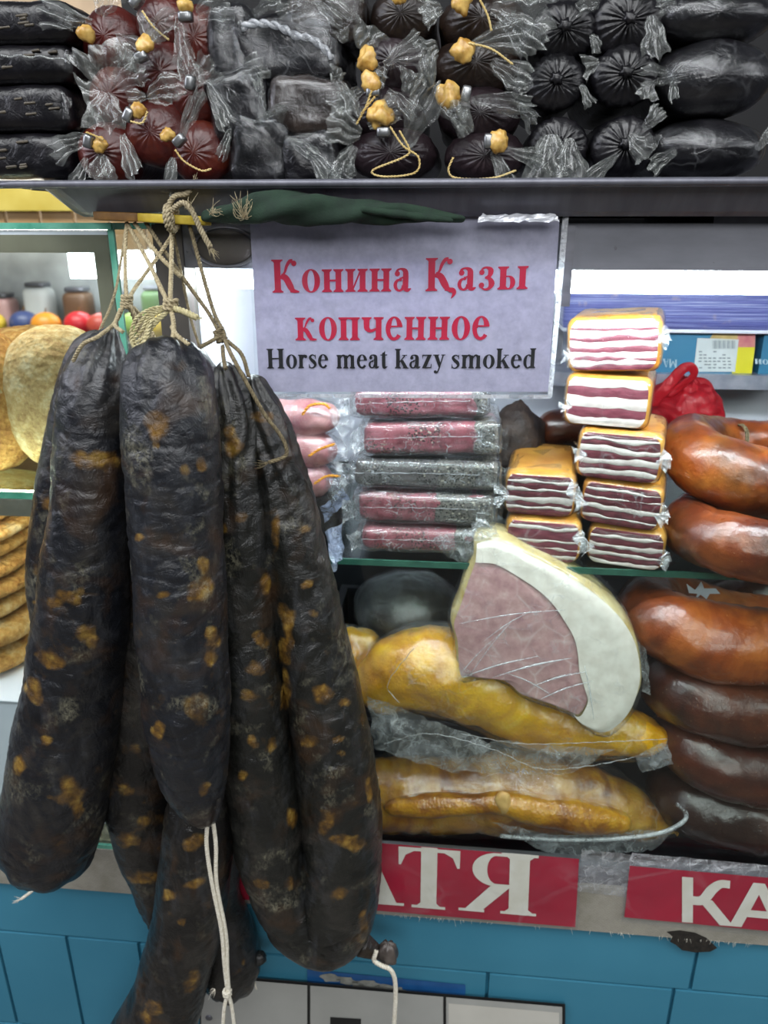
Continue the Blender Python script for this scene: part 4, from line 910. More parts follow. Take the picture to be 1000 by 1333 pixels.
# ------------------------------------------------------------------ striped bacon bricks on the shelf
def bacon(label, x0, x1, yt, zb, Y, depth, layers, seed, roll=0, zt=None, lean='lean', twists=()):
    a, c = P(x0, yt, Y), P(x1, yt, Y); zt = zt or (a.z+c.z)/2; hx = (c.x-a.x)/2; hz = (zt-zb)/2; cx = (a.x+c.x)/2; cz = (zt+zb)/2
    t = thing('bacon_brick', label, 'bacon', (cx, Y, zb), 'wrapped bacon bricks on the glass shelf')
    M = Matrix.Translation((cx+.004, Y+.004, cz)) @ Matrix.Rotation(R(-15 if x0 > 700 else -7), 4, 'Z') @ Matrix.Translation((0, depth/2, 0)) @ Matrix.Rotation(R(roll), 4, 'Y')
    V, Fc = rbox(hx, depth/2, hz, .012, 10, M, lambda p: .0012*nz(p, 40, seed)); mk('rind', V, Fc, MT['rind'], t)
    tot = sum(q[1] for q in layers); v0 = -1.0; ix, iz = hx*.935, hz*.88; nb = len(layers)
    def bound(v, u, i): return v+(0 if i in (0, nb) else .15*nz((u*1.3, i*2.1, seed*1.7), 1.0)+.07*nz((u*4, i*7.1, seed), 1.0))
    acc = 0
    for i, (ty, th) in enumerate(reversed(layers)):
        va, vb = -1+2*acc/tot, -1+2*(acc+th)/tot; acc += th; V = []; Fc = []
        rows = ((0, .0003), (.15, .0007), (.5, .0009), (.85, .0007), (1, .0003)); nu = 18
        for (q, pr) in rows:
            for k in range(nu+1):
                u = -1+2*k/nu; lo, hi = bound(va, u, i), bound(vb, u, i+1); vv = lo+(hi-lo)*q; vv = max(-1, min(1, vv))
                wx = ix*(1-.16*abs(vv)**5); e = pr+(.0006 if ty == 'f' else 0)-.002*abs(u)**8
                V.append(M @ Vector((u*wx, -depth/2-.0005-e, vv*iz)))
        for r_ in range(len(rows)-1):
            for k in range(nu): s_ = r_*(nu+1)+k; Fc.append((s_, s_+1, s_+nu+2, s_+nu+1))
        mk('fat_layer' if ty == 'f' else 'lean_layer', V, Fc, MT['fat'] if ty == 'f' else MT[lean], t)
    V, Fc = rbox(hx+.0016, depth/2+.0035, hz-.0002, .013, 10, M, lambda p: .0010*nz(p, 90, seed+2)); wr_ = mk('plastic_wrap', V, Fc, MT['film_tight'], t)
    for (tx, ty_, s_, dx) in twists: twist(wr_, tx, ty_, Y-.006, s_, seed+tx, dx)
    return t, zt
L = lambda s_: [(c[0], float(c[1:])) for c in s_.split()]
z = ZSH
_, z = bacon('bottom bacon brick of the tall stack, resting at the glass shelf edge', 763, 865, 690, z, .102, .12, L('l1.2 f.7 l1.3 f.7 l1.3 f.7 l1.2 f.8'), 1, 0, twists=((762, 712, 10, -1), (866, 728, 9, 1)))
_, z = bacon('second bacon brick from the bottom of the tall stack, with blotchy purple lean', 755, 862, 631, z, .104, .12, L('l.9 f.6 l1.3 f.5 l1.4 f.9 l1.5 f.4 l1.2'), 2, 2, lean='lean', twists=((756, 655, 9, -1), (862, 670, 10, 1)))
_, z = bacon('middle bacon brick of the tall stack, with even white stripes', 750, 862, 563, z, .108, .12, L('l.7 f.7 l1.4 f.9 l1.2 f1 l1.2 f1 l1'), 3, 0, twists=((755, 592, 10, -1), (863, 600, 10, 1)))
_, z = bacon('second bacon brick from the top of the tall stack, mostly white fat', 733, 846, 490, z, .122, .115, L('f1.5 l1.5 f2.0 l1.5 f1.3'), 4, 0, lean='lean_pink', twists=((734, 530, 8, -1),))
_, z = bacon('topmost bacon brick of the tall stack, tilted and brightly lit under the lamp', 737, 860, 412, z+.003, .124, .115, L('f1.4 l.8 f1.1 l.9 f1.0 l1.1 f.9 l1.0 f.7 l1.0'), 5, -4, lean='lean_pink', twists=((862, 440, 10, 1), (740, 465, 9, -1)))
_, z2 = bacon('lower of the two bacon bricks beside the peppered packs', 655, 755, 678, ZSH, .108, .16, L('l1 f.7 l2.2 f.5 l1.2 f.5 l1.4 f.6 l.8'), 6, 0, lean='lean_pink', twists=((756, 700, 8, 1),))
bacon('bacon brick with broad amber smoked top beside the peppered packs', 654, 748, 617, z2, .116, .15, L('l1 f.5 l1.2 f.9 l1.2 f.9 l1.0 f.5 l1.3 '), 7, 0, twists=((653, 645, 11, -1), (748, 642, 10, 1)))
# ------------------------------------------------------------------ peppered meat packs
def pack(label, x0, x1, yt, yb, Y, depth, body, crust, seed, roll=0, tail=True, zb=None):
    a, c = P(x0, yt, Y), P(x1, yb, Y); hx, hz = (c.x-a.x)/2, (a.z-c.z)/2; cx, cz = (a.x+c.x)/2, (a.z+c.z)/2
    t = thing('meat_pack', label, 'meat pack', (cx, Y, cz-hz), 'vacuum packs stacked on the glass shelf')
    M = Matrix.Translation((cx, Y+depth/2, cz)) @ Matrix.Rotation(R(roll), 4, 'Y')
    V, Fc = rbox(hx*.90, depth/2, hz*.92, .010, 10, M, lambda p: .0022*nz(p, 35, seed)); mk('cured_meat', V, Fc, MT[body], t)
    if crust:
        V, Fc = rbox(hx*crust, depth/2+.001, hz*.95, .009, 8, M @ Matrix.Translation((hx*(.92-crust), 0, 0)), lambda p: .003*nz(p, 50, seed+1)); mk('pepper_crust', V, Fc, MT['pepper_crust'], t)
    V, Fc = rbox(hx*.97, depth/2+.003, hz*.99, .008, 12, M, lambda p: .0022*nz(p, 70, seed+2)+.0015*abs(nz(p, 150, seed))); mk('vacuum_bag', V, Fc, MT['pack_film'], t, smooth=False)
    b = B(); rope(b, [M @ Vector((-hx*.9, -depth/2-.004, hz*.1)), M @ Vector((0, -depth/2-.0045, hz*.22)), M @ Vector((hx*.7, -depth/2-.004, hz*.2))], .0007, 1, .02, seg=4); b.mk('bag_seam', MT['film_edge'], t)
    if tail:
        b = B(); patch(b, [M @ Vector((-hx*.9, -depth/2, hz*.7)), M @ Vector((-hx*1.12, -depth/2-.006, hz*.5)), M @ Vector((-hx*1.08, -depth/2-.004, -hz*.95)), M @ Vector((-hx*.9, -depth/2, -hz*.6))], 6, 8, .004, 70, seed)
        b.mk('bag_tail', MT['film_white'], t, smooth=False)
        b = B(); patch(b, [M @ Vector((hx*.6, -depth/2-.003, hz*.6)), M @ Vector((hx*1.05, -depth/2-.004, hz*.8)), M @ Vector((hx*1.04, -depth/2-.002, -hz*.6)), M @ Vector((hx*.66, -depth/2-.004, -hz*.5))], 8, 8, .003, 80, seed+4)
        b.mk('bag_tail', MT['film'], t, smooth=False)
    return t
pack('bottom peppered meat pack lying on the glass shelf, dark red', 462, 640, 686, 724, .110, .11, 'pepper_pink', .25, 1)
pack('peppered meat pack with pink left half and black pepper right half, second from the shelf', 456, 650, 641, 687, .116, .11, 'pepper_pink', .42, 2)
pack('grey peppered meat pack in the middle of the pile', 450, 655, 597, 641, .122, .11, 'pepper_grey', .40, 3)
pack('rosy peppered meat pack with a straight white seam, second from the top', 464, 655, 548, 597, .124, .11, 'pepper_pink', .18, 4, -2)
pack('topmost peppered meat pack, cut off by the hanging sign', 452, 640, 505, 547, .128, .11, 'pepper_pink', .12, 5, -2)
for i, (x0, x1, y0, y1, lb) in enumerate(((360, 455, 520, 562, 'upper pale pink sausage pack left of the peppered packs'), (372, 452, 562, 604, 'middle pink sausage pack with an orange streak left of the peppered packs'), (392, 446, 604, 640, 'lower pink sausage pack squeezed between black sausage and peppered packs'))):
    t = thing('sausage_pack', lb, 'meat pack', P((x0+x1)/2, y1, .15), 'pink packs behind the hanging sausages')
    V, Fc, _ = tube(pxc([(x0-60, (y0+y1)/2-4, .15, 20), (x0, (y0+y1)/2, .15, 22), ((x0+x1)/2, (y0+y1)/2+2, .15, 23), (x1-12, (y0+y1)/2+2, .15, 16)]), 40, 24, disp=lambda p, s, a, r: .003*nz(p, 50, i)); mk('sausage', V, Fc, MT['pink_sausage'], t)
    V, Fc, _ = tube(pxc([(x0-60, (y0+y1)/2-4, .15, 22), (x0, (y0+y1)/2, .15, 24), ((x0+x1)/2, (y0+y1)/2+2, .15, 25), (x1, (y0+y1)/2+2, .15, 12)]), 40, 24, disp=lambda p, s, a, r: .004*abs(nz(p, 90, i))); mk('vacuum_bag', V, Fc, MT['film'], t, smooth=False)
    b = B(); cx = (x0+x1)/2+10; rope(b, [P(cx-24, y0+20, .122), P(cx-14, y0+8, .122), P(cx+4, y0+6, .123), P(cx+12, y0+12, .123)] if i == 0 else [P(cx-20, y1-10, .122), P(cx-4, y1-20, .122), P(cx+14, y0+16, .122)], .0018, 2, .01)
    b.mk('orange_streak', plain('orange_fat', '#d58a1a', '#e2a63a', .4) if i == 0 else bpy.data.materials['orange_fat'], t)
    twist(t, x1-14, (y0+y1)/2+4, .135, 15, i+40, 1, 'bag_tail', 'film')
# hidden pile that the pink packs lie on
t = thing('meat_pack', 'dark wrapped meat pack half hidden behind the right hanging sausage', 'meat pack', (P(400, 700, .15).x, .15, ZSH))
zt_ = P(400, 640, .15).z-.004; xa, xb = P(330, 690, .14).x, P(440, 690, .14).x
V, Fc = rbox((xb-xa)/2, .05, (zt_-ZSH)/2, .012, 8, Matrix.Translation(((xa+xb)/2, .20, (zt_+ZSH)/2)), lambda p: .003*nz(p, 40)); mk('cured_meat', V, Fc, MT['dried'], t)
V, Fc = rbox((xb-xa)/2+.003, .054, (zt_-ZSH)/2-.0003, .012, 8, Matrix.Translation(((xa+xb)/2, .20, (zt_+ZSH)/2)), lambda p: .003*abs(nz(p, 70))); mk('vacuum_bag', V, Fc, MT['film'], t, smooth=False)
b = B(); ppatch(b, [(418, 660, .13), (446, 636, .12), (455, 650, .12), (422, 680, .13)], n=6, m=5, amp=.002); ppatch(b, [(428, 705, .13), (446, 702, .12), (438, 738, .092), (430, 745, .092)], n=5, m=6, amp=.003)
ppatch(b, [(424, 690, .13), (445, 680, .12), (447, 730, .094), (432, 735, .094)], n=5, m=6, amp=.003)
b.mk('bag_tail', film('blue_white_film', .5, 1.4, .12, '#c3cfee'), t, smooth=False)
# dark dried pieces behind
t = thing('dried_meat', 'dark wrinkled dried meat behind the peppered packs', 'dried meat', P(672, 570, .26))
p = P(672, 560, .27); V, Fc = blob((p.x, .27, (p.z+ZSH)/2+.022), .045, .04, (p.z-ZSH)/2+.016, 26, 20, lambda q: .010*nz(q, 45)+.006*abs(nz(q, 110))); mk('meat', V, Fc, MT['dried'], t)
t = thing('smoked_sausage', 'brown rounded sausage end peeking behind the amber topped bacon', 'sausage', P(725, 575, .30))
V, Fc, _ = tube(pxc([(697, 560, .30, 22), (740, 556, .30, 24), (800, 560, .30, 24)]), 24, 24, disp=lambda p, s, a, r: .002*nz(p, 50)); mk('casing', V, Fc, HS[3], t)
V, Fc = blob(P(697, 561, .30), .006, .006, .006, 12, 8); mk('casing_knot', V, Fc, HS[4], t)
t = thing('meat_pack', 'dark wrapped pack in the shadow behind the bacon bricks', 'meat pack', (P(745, 600, .30).x, .30, ZSH))
xa, xb = P(700, 600, .28).x, P(800, 600, .28).x; M = Matrix.Translation(((xa+xb)/2, .315, (ZSH+1.146)/2))
V, Fc = rbox((xb-xa)/2, .035, (1.146-ZSH)/2, .012, 8, M, lambda p: .002*nz(p, 50)); mk('cured_meat', V, Fc, MT['dried'], t)
V, Fc = rbox((xb-xa)/2+.003, .038, (1.146-ZSH)/2-.0005, .012, 8, M, lambda p: .002*abs(nz(p, 80))); mk('vacuum_bag', V, Fc, MT['film'], t)
# ------------------------------------------------------------------ red plastic bag
t = thing('plastic_bag', 'red plastic carrier bag with knotted handle loop behind the bacon stack', 'bag', P(890, 560, .36))
p = P(890, 540, .36); V, Fc = blob((p.x, .37, p.z), .060, .05, .052, 60, 40, lambda q: .006*nz(q, 40)-.010*max(0, .16-abs(nz((q.x*.7, q.y, q.z*1.3), 34, 2)))/.16*.6+.004*math.sin(9*math.atan2(q.y, q.x))*max(0, q.z/.05)); mk('bag_body', V, Fc, MT['red_film'], t)
b = B()
V, Fc, _ = tube(pxc([(846, 528, .335, 9), (866, 506, .33, 8), (888, 482, .33, 7), (900, 478, .33, 6), (903, 488, .335, 6), (890, 500, .34, 7), (868, 520, .345, 8)]), 50, 12, flat=.35, disp=lambda p, s, a, r: .0015*nz(p, 80)); b.add(V, Fc)
b.mk('bag_handle', MT['red_film'], t)
# ------------------------------------------------------------------ brown horseshoe sausages on the right
def horseshoe(label, ctrl, mi, seed, base, floor=None):
    t = thing('horseshoe_sausage', label, 'sausage', base, 'brown horseshoe sausages on the right')
    def disp(p, s, a, r): return .0028*nz(p, 18, seed)+.0016*nz(p, 55, seed+1)-.0016*max(0, .12-abs(nz(p, 30, seed+3)))/.12
    pc = pxc(ctrl)
    if floor: pc = [(x, y, max(z, floor+r+.001), r) for x, y, z, r in pc]
    V, Fc, _ = tube(pc, 130, 44, disp=disp); mk('casing', V, Fc, HS[mi], t); return t
h = horseshoe('upper brown horseshoe sausage on the shelf, orange bend next to the bacon', [(1110, 640, .145, 45), (1000, 630, .145, 46), (940, 614, .15, 46), (902, 590, .185, 41), (905, 572, .24, 34), (955, 572, .285, 27), (1100, 578, .30, 27)], 2, 1, P(1000, 680, .145))
b = B(); wraps(b, P(965, 568, .262), .016, .0016, 2, (1, .2, 0), .006); b.mk('tie_string', MT['twine_dark'], h)
horseshoe('lower brown horseshoe sausage on the shelf, drooping over the glass edge', [(1110, 728, .06, 43), (1000, 719, .06, 43), (940, 706, .08, 41), (908, 692, .115, 38), (902, 678, .165, 35), (960, 658, .24, 32), (1100, 665, .27, 32)], 1, 2, P(1000, 760, .06), ZSH)
hl = horseshoe('topmost brown horseshoe sausage under the shelf, shiny with an orange shoulder', [(1110, 845, .085, 52), (1000, 842, .085, 51), (930, 836, .088, 51), (868, 814, .11, 46), (842, 790, .16, 40), (870, 778, .23, 34), (960, 800, .29, 30), (1100, 810, .30, 30)], 0, 3, P(950, 890, .085))
horseshoe('second horseshoe sausage under the shelf, brown with grey bloom', [(1110, 932, .075, 47), (1000, 928, .075, 46), (930, 916, .078, 46), (886, 900, .10, 42), (872, 884, .16, 36), (930, 890, .24, 32), (1100, 900, .28, 32)], 3, 4, P(950, 970, .07))
horseshoe('third horseshoe sausage under the shelf, dark brown and dull', [(1110, 1012, .065, 45), (1000, 1006, .065, 45), (940, 994, .068, 44), (898, 972, .09, 40), (885, 952, .15, 34), (930, 955, .23, 32), (1100, 960, .28, 32)], 3, 5, P(950, 1045, .06))
horseshoe('lowest horseshoe sausage under the shelf, nearly black behind the counter lip', [(1110, 1078, .065, 42), (1000, 1072, .065, 42), (940, 1060, .068, 42), (892, 1042, .09, 40), (880, 1020, .15, 34), (930, 1025, .23, 32), (1100, 1030, .28, 32)], 4, 6, P(950, 1110, .06), ZFLOOR)
horseshoe('shadowed horseshoe sausage lying deep behind the shiny one under the shelf', [(830, 755, .33, 24), (900, 790, .30+.06, 30), (1000, 775, .34, 30), (1100, 790, .34, 30)], 4, 7, P(900, 800, .33))
t = thing('paper_scrap', 'small torn white paper scrap above the shiny horseshoe sausage', 'paper', P(910, 775, .15))
pts = [(894, 760), (905, 768), (913, 757), (917, 766), (932, 766), (938, 773), (924, 773), (920, 780), (912, 774), (905, 781), (908, 773), (897, 772)]
b = B(); n_ = len(pts); b.add([P(x, y, .150) for x, y in pts]+[P(x, y, .1515) for x, y in pts], [tuple(range(n_)), tuple(range(2*n_-1, n_-1, -1))]+[(i, n_+i, n_+(i+1) % n_, (i+1) % n_) for i in range(n_)])
b.mk('scrap', plain('white_scrap', '#c6cbd6', '#e0e4ec', .6), t, smooth=False)
b = B(); ppatch(b, [(905, 768, .149), (917, 766, .147), (914, 759, .145), (912, 758, .146)], n=3, m=3, amp=.001); b.mk('folded_corner', bpy.data.materials['white_scrap'], t, smooth=False)
# ------------------------------------------------------------------ big ham slice
ham = thing('ham_piece', 'large wrapped ham wedge with pink cut face and broad white fat rim', 'ham', P(720, 940, .05))
OUT = [(619, 704), (634, 700), (650, 702), (672, 711), (692, 722), (722, 736), (748, 752), (782, 776), (812, 806), (830, 839), (836, 878), (829, 912), (812, 940), (787, 955), (762, 946), (748, 931), (728, 922), (702, 913), (678, 905), (664, 892), (642, 881), (616, 882), (597, 880), (593, 834), (588, 811), (597, 786), (608, 752), (617, 727)]
BND = [(617, 727), (644, 730), (670, 744), (700, 764), (720, 783), (737, 808), (748, 828), (753, 850), (755, 872), (762, 895), (766, 912), (757, 930), (748, 931)]
def hy(px, py): return .050+.048*(950-py)/250
def hp(q, off=0.0, back=0.0): p = P(q[0], q[1], hy(*q)); return p+Vector((0, .985*back-.0*off, .17*back))+Vector((0, -off, -.17*off))
def dense(pts, closed, m):
    r_ = []; n_ = len(pts)
    for i in range(n_ if closed else n_-1):
        p0, p1, p2, p3 = [pts[(i+d) % n_] if closed else pts[max(0, min(n_-1, i+d))] for d in (-1, 0, 1, 2)]
        for k in range(m):
            u = k/m; r_.append(tuple(.5*(2*b_+(-a+c)*u+(2*a-5*b_+4*c-d)*u*u+(-a+3*b_-3*c+d)*u**3) for a, b_, c, d in zip(p0, p1, p2, p3)))
    if not closed: r_.append(pts[-1])
    return r_
OD = dense(OUT, True, 4); cen = (712, 835); nO = len(OD)
def loop(sc, back, sh=(0, 0)): return [hp((cen[0]+(x-cen[0])*sc+sh[0], cen[1]+(y-cen[1])*sc+sh[1]), 0, back) for x, y in OD]
rows = [loop(.97, .001), loop(1.0, .004), loop(1.012, .012), loop(1.012, .028), loop(.98, .045), loop(.85, .062), loop(.55, .070)]
V = [p for r_ in rows for p in r_]; Fc = []
for k in range(len(rows)-1):
    for j in range(nO): a, c = k*nO+j, k*nO+(j+1) % nO; Fc.append((a, c, c+nO, a+nO))
Fc.append(tuple(reversed(range(nO)))); Fc.append(tuple(range((len(rows)-1)*nO, len(rows)*nO)))
V = [v+Vector((nz(v, 60), nz(v, 60, 2), nz(v, 60, 3)))*.0015 for v in V]
mk('rind', V, Fc, MT['hamrind'], ham)
def face(name, poly, mat, off, ny=26, nx=26):
    """scan-filled relief face"""
    ys = [p[1] for p in poly]; y0, y1 = min(ys)+.3, max(ys)-.3; V = []; Fc = []
    for i in range(ny+1):
        y = y0+(y1-y0)*i/ny; xs = []
        for (a, c) in zip(poly, poly[1:]+poly[:1]):
            if (a[1]-y)*(c[1]-y) <= 0 and a[1] != c[1]: xs.append(a[0]+(c[0]-a[0])*(y-a[1])/(c[1]-a[1]))
        xa, xb = min(xs), max(xs)
        for k in range(nx+1):
            u = k/nx; q = (xa+(xb-xa)*u, y); e = min(u, 1-u, .12)/.12*min(i, ny-i, 2)/2
            p = hp(q, off*(.3+.7*e)); p = p+Vector((0, -1, 0))*(.0009*nz(p, 80)); V.append(p)
    for i in range(ny):
        for k in range(nx): s_ = i*(nx+1)+k; Fc.append((s_, s_+nx+1, s_+nx+2, s_+1))
    mk(name, V, Fc, mat, ham)
SH = lambda pts, f: [(cen[0]+(x-cen[0])*f, cen[1]+(y-cen[1])*f) for x, y in pts]
io = OUT.index((748, 931))
BD = dense(BND, False, 4)
meat = BD+[q for q in dense(OUT[io:]+[OUT[0]], False, 4) if q[1] > 727]
face('meat_face', SH(meat, .975), MT['ham'], .0030, 40, 30)
# fat face: a strip between the cut's outer edge and the meat
o1 = dense(OUT[:io+1], False, 8); i1 = dense(BND, False, 8); m_ = 90
def at_(pts, u): x = u*(len(pts)-1); i = min(int(x), len(pts)-2); f = x-i; return tuple(a+(c-a)*f for a, c in zip(pts[i], pts[i+1]))
V = []; Fc = []; kx = 10
for i in range(m_+1):
    a, c = at_(o1, i/m_), at_(i1, i/m_); a = SH([a], .978)[0]; c = SH([c], .978)[0]
    for k in range(kx+1):
        u = k/kx; q = (a[0]+(c[0]-a[0])*u, a[1]+(c[1]-a[1])*u); p = hp(q, .0012+.0032*min(1, u*5)); V.append(p+Vector((0, -1, 0))*.0008*nz(p, 70))
for i in range(m_):
    for k in range(kx): s_ = i*(kx+1)+k; Fc.append((s_, s_+1, s_+kx+2, s_+kx+1))
mk('fat_rim', V, Fc, MT['hamfat'], ham)
rows = [loop(.5, -.0075), loop(.9, -.0075), loop(1.0, -.006), loop(1.035, .004), loop(1.045, .025), loop(1.01, .055)]
V = [v+Vector((nz(v, 90), nz(v, 90, 2)*.6, nz(v, 90, 3)))*.002 for r_ in rows for v in r_]; Fc = []
for k in range(len(rows)-1):
    for j in range(nO): a, c = k*nO+j, k*nO+(j+1) % nO; Fc.append((a, c, c+nO, a+nO))
Fc.append(tuple(reversed(range(nO)))); hw = mk('plastic_wrap', V, Fc, film('ham_film', .022, 1.0, .12, bs=45), ham)
b = B()
for (qa, qb, wv) in (((600, 876), (700, 848), 3), ((640, 876), (745, 850), 4), ((690, 888), (762, 868), 4), ((700, 905), (770, 880), 3), ((600, 870), (650, 820), 2), ((612, 872), (668, 800), 2), ((760, 860), (772, 930), 3), ((598, 806), (735, 788), 2), ((628, 830), (690, 790), 1.6), ((660, 870), (720, 900), 3)):
    a, c = hp(qa, .0090), hp(qb, .0090); mm = (a+c)/2+Vector((0, -.001, .004)); V, Fc, _ = tube([tuple(a)+(.0003,), tuple(mm)+(wv*.00035,), tuple(c)+(.0003,)], 14, 6, (0, 0)); b.add(V, Fc)
b.mk('film_crease', MT['film_edge'], hw)
b = B(); ppatch(b, [(612, 684, .098), (632, 676, .098), (652, 700, .096), (618, 706, .096)], n=8, m=8, amp=.004, freq=90); ppatch(b, [(614, 690, .095), (620, 672, .1), (650, 690, .098), (640, 702, .094)], n=8, m=8, amp=.004, freq=90, seed=4)
ppatch(b, [(600, 740, .105), (560, 700, .105), (615, 690, .105), (620, 720, .1)], n=8, m=8, amp=.003, freq=60, seed=6)
b.mk('wrap_corner', MT['film_white'], hw, smooth=False)
b = B(); ppatch(b, [(828, 835, .075), (838, 900, .065), (847, 905, .075), (842, 845, .085)], n=8, m=5, amp=.003, freq=80, seed=2); b.mk('wrap_edge', MT['film_white'], hw, smooth=False)
# ------------------------------------------------------------------ yellow smoked poultry in bags
def poultry(label, ctrl, seed, base, skin='skin'):
    t = thing('smoked_poultry', label, 'poultry', base, 'yellow smoked poultry in clear bags')
    V, Fc, _ = tube(pxc(ctrl), 90, 40, disp=lambda p, s, a, r: .006*nz(p, 20, seed)+.003*nz(p, 55, seed)-.003*max(0, .12-abs(nz(p, 24, seed+2)))/.12); mk('poultry_skin', V, Fc, MT[skin], t); return t
def bag(t, ctrl, seed, k=1.10, flat=1.0, mat='bag_film'):
    V, Fc, _ = tube(pxc([(q[0], q[1], q[2], q[3]*k) for q in ctrl]), 80, 40, flat=flat, disp=lambda p, s, a, r: .004*nz(p, 30, seed)+.003*abs(nz(p, 50, seed+1)))
    return mk('clear_bag', V, Fc, MT[mat], t)
u1 = [(462, 902, .105, 20), (488, 890, .108, 38), (530, 872, .110, 52), (575, 872, .112, 56), (625, 892, .114, 52), (690, 925, .112, 46), (760, 943, .108, 40), (820, 955, .098, 32), (872, 965, .085, 12)]
ch1 = poultry('upper bagged smoked poultry, bright yellow hump under the ham wedge', u1, 3, P(650, 985, .08))
bg1 = bag(ch1, [(455, 905, .105, 22)]+u1[1:], 5)
b = B(); ppatch(b, [(478, 905, .050), (640, 968, .042), (600, 1008, .036), (486, 975, .038)], n=18, m=10, amp=.004, freq=40, seed=1)
ppatch(b, [(640, 965, .042), (800, 975, .036), (740, 1010, .034), (590, 1005, .036)], n=18, m=8, amp=.004, freq=40, seed=2)
b.mk('bag_flap', MT['film_white'], bg1)
b = B(); ppatch(b, [(826, 984, .034), (868, 964, .036), (877, 995, .030), (836, 1006, .030)], n=8, m=6, amp=.0015, freq=60, seed=3); b.mk('bag_corner', film('corner_film', .3, 1.4, .1, '#dfe4ee'), bg1, smooth=False)
b = B(); rope(b, [P(500, 968, .036), P(560, 955, .036), P(640, 975, .036), P(700, 1000, .033), P(760, 998, .033), P(826, 986, .033)], .0009, 1, .02, seg=4); rope(b, [P(520, 915, .03), P(505, 890, .03), P(540, 842, .035)], .0010, 1, .02, seg=4)
rope(b, [P(600, 955, .034), P(680, 968, .032), P(780, 966, .030), P(868, 962, .034)], .0007, 1, .02, seg=4); b.mk('bag_crease', MT['film_edge'], bg1)
u2 = [(455, 1040, .092, 40), (520, 1034, .092, 48), (600, 1034, .092, 48), (680, 1030, .092, 52), (750, 1036, .090, 50), (810, 1054, .086, 36), (852, 1072, .082, 22), (882, 1085, .08, 8)]
ch2 = poultry('lower bagged smoked poultry with folded leg, bag rim curling at its right', u2, 7, P(650, 1100, .09), 'skin_brown')
V, Fc, _ = tube(pxc([(500, 1050, .045, 10), (560, 1048, .042, 16), (620, 1046, .040, 13), (652, 1044, .040, 15), (690, 1052, .040, 20), (760, 1062, .042, 22), (820, 1072, .05, 14)]), 60, 22, disp=lambda p, s, a, r: .002*nz(p, 50)); mk('folded_leg', V, Fc, MT['skin_brown'], ch2)
V, Fc = blob(P(655, 1044, .032), .012, .010, .017, 16, 12, lambda q: .003*nz(q, 90)); mk('bone_knuckle', V, Fc, plain('bone_end', '#b08040', '#d0aa6a', .5, 40), ch2)
bg2 = bag(ch2, u2, 8, 1.12)
V, Fc, _ = tube(pxc([(650, 1088, .030, 3), (720, 1093, .028, 3), (800, 1092, .028, 3), (860, 1084, .030, 3), (889, 1070, .035, 3), (893, 1058, .045, 3), (880, 1045, .06, 3)]), 60, 8); mk('bag_rim', V, Fc, MT['film_edge'], bg2)
b = B(); ppatch(b, [(690, 1088, .030), (880, 1080, .033), (850, 1108, .030), (720, 1114, .028)], n=20, m=6, amp=.003, freq=80, seed=5); ppatch(b, [(640, 1070, .03), (730, 1090, .028), (722, 1112, .026), (700, 1105, .026)], n=8, m=8, amp=.002, freq=60, seed=7)
b.mk('bag_flap', MT['film_white'], bg2)
ch3 = poultry('small bagged yellow poultry piece peeking out beside the black sausage', [(425, 850, .15, 30), (460, 846, .15, 30), (490, 850, .15, 22), (508, 856, .15, 8)], 9, P(470, 880, .15))
bag(ch3, [(425, 850, .15, 30), (460, 846, .15, 30), (490, 850, .15, 22), (512, 856, .15, 8)], 11)
# dark crate and grey vacuum ham behind them
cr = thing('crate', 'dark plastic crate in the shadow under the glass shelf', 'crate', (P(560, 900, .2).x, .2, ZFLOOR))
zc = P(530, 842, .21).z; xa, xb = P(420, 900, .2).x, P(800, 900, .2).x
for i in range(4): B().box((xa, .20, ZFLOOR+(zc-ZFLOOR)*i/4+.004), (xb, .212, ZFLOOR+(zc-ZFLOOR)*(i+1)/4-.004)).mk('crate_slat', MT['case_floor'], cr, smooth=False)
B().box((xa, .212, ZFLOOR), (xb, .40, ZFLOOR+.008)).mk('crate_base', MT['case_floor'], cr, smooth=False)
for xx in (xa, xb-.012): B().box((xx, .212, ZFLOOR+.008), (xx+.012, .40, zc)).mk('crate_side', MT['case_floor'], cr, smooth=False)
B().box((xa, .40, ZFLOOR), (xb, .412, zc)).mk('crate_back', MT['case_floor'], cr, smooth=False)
t = thing('vacuum_ham', 'grey vacuum packed ham lying in shadow under the glass shelf', 'ham', P(530, 835, .24))
p = P(532, 792, .24); V, Fc = blob(p, .082, .07, .058, 44, 30, lambda q: .004*nz(q, 30)-.004*max(0, .1-abs(nz(q, 35, 2)))/.1); mk('ham_body', V, Fc, MT['grey_meat'], t)
V, Fc = blob(p, .085, .073, .060, 44, 30, lambda q: .004*nz(q, 30)+.002*abs(nz(q, 90, 2))); mk('vacuum_film', V, Fc, MT['film'], t)
# white printed packet glimpsed between the legs of the folded sausage
t = thing('paper_packet', 'white packet with pink and yellow print glimpsed between hanging sausages', 'packet', (P(372, 1000, .02).x, .02, P(372, 1138, .02).z))
sheet('packet_front', [(335, 800), (400, 800), (412, 1138), (347, 1138)], .020, .012, plain('packet_white', '#d6d8de', '#e6e8ec', .4), t, 3)
sheet('pink_print', [(338, 805), (398, 805), (402, 893), (342, 893)], .0192, .0006, plain('packet_pink', '#b56a66', '#d39a92', .45, 60), t, 3)
sheet('yellow_print', [(345, 896), (400, 896), (402, 910), (346, 910)], .0192, .0006, bpy.data.materials['carton_yellow'], t, 3)
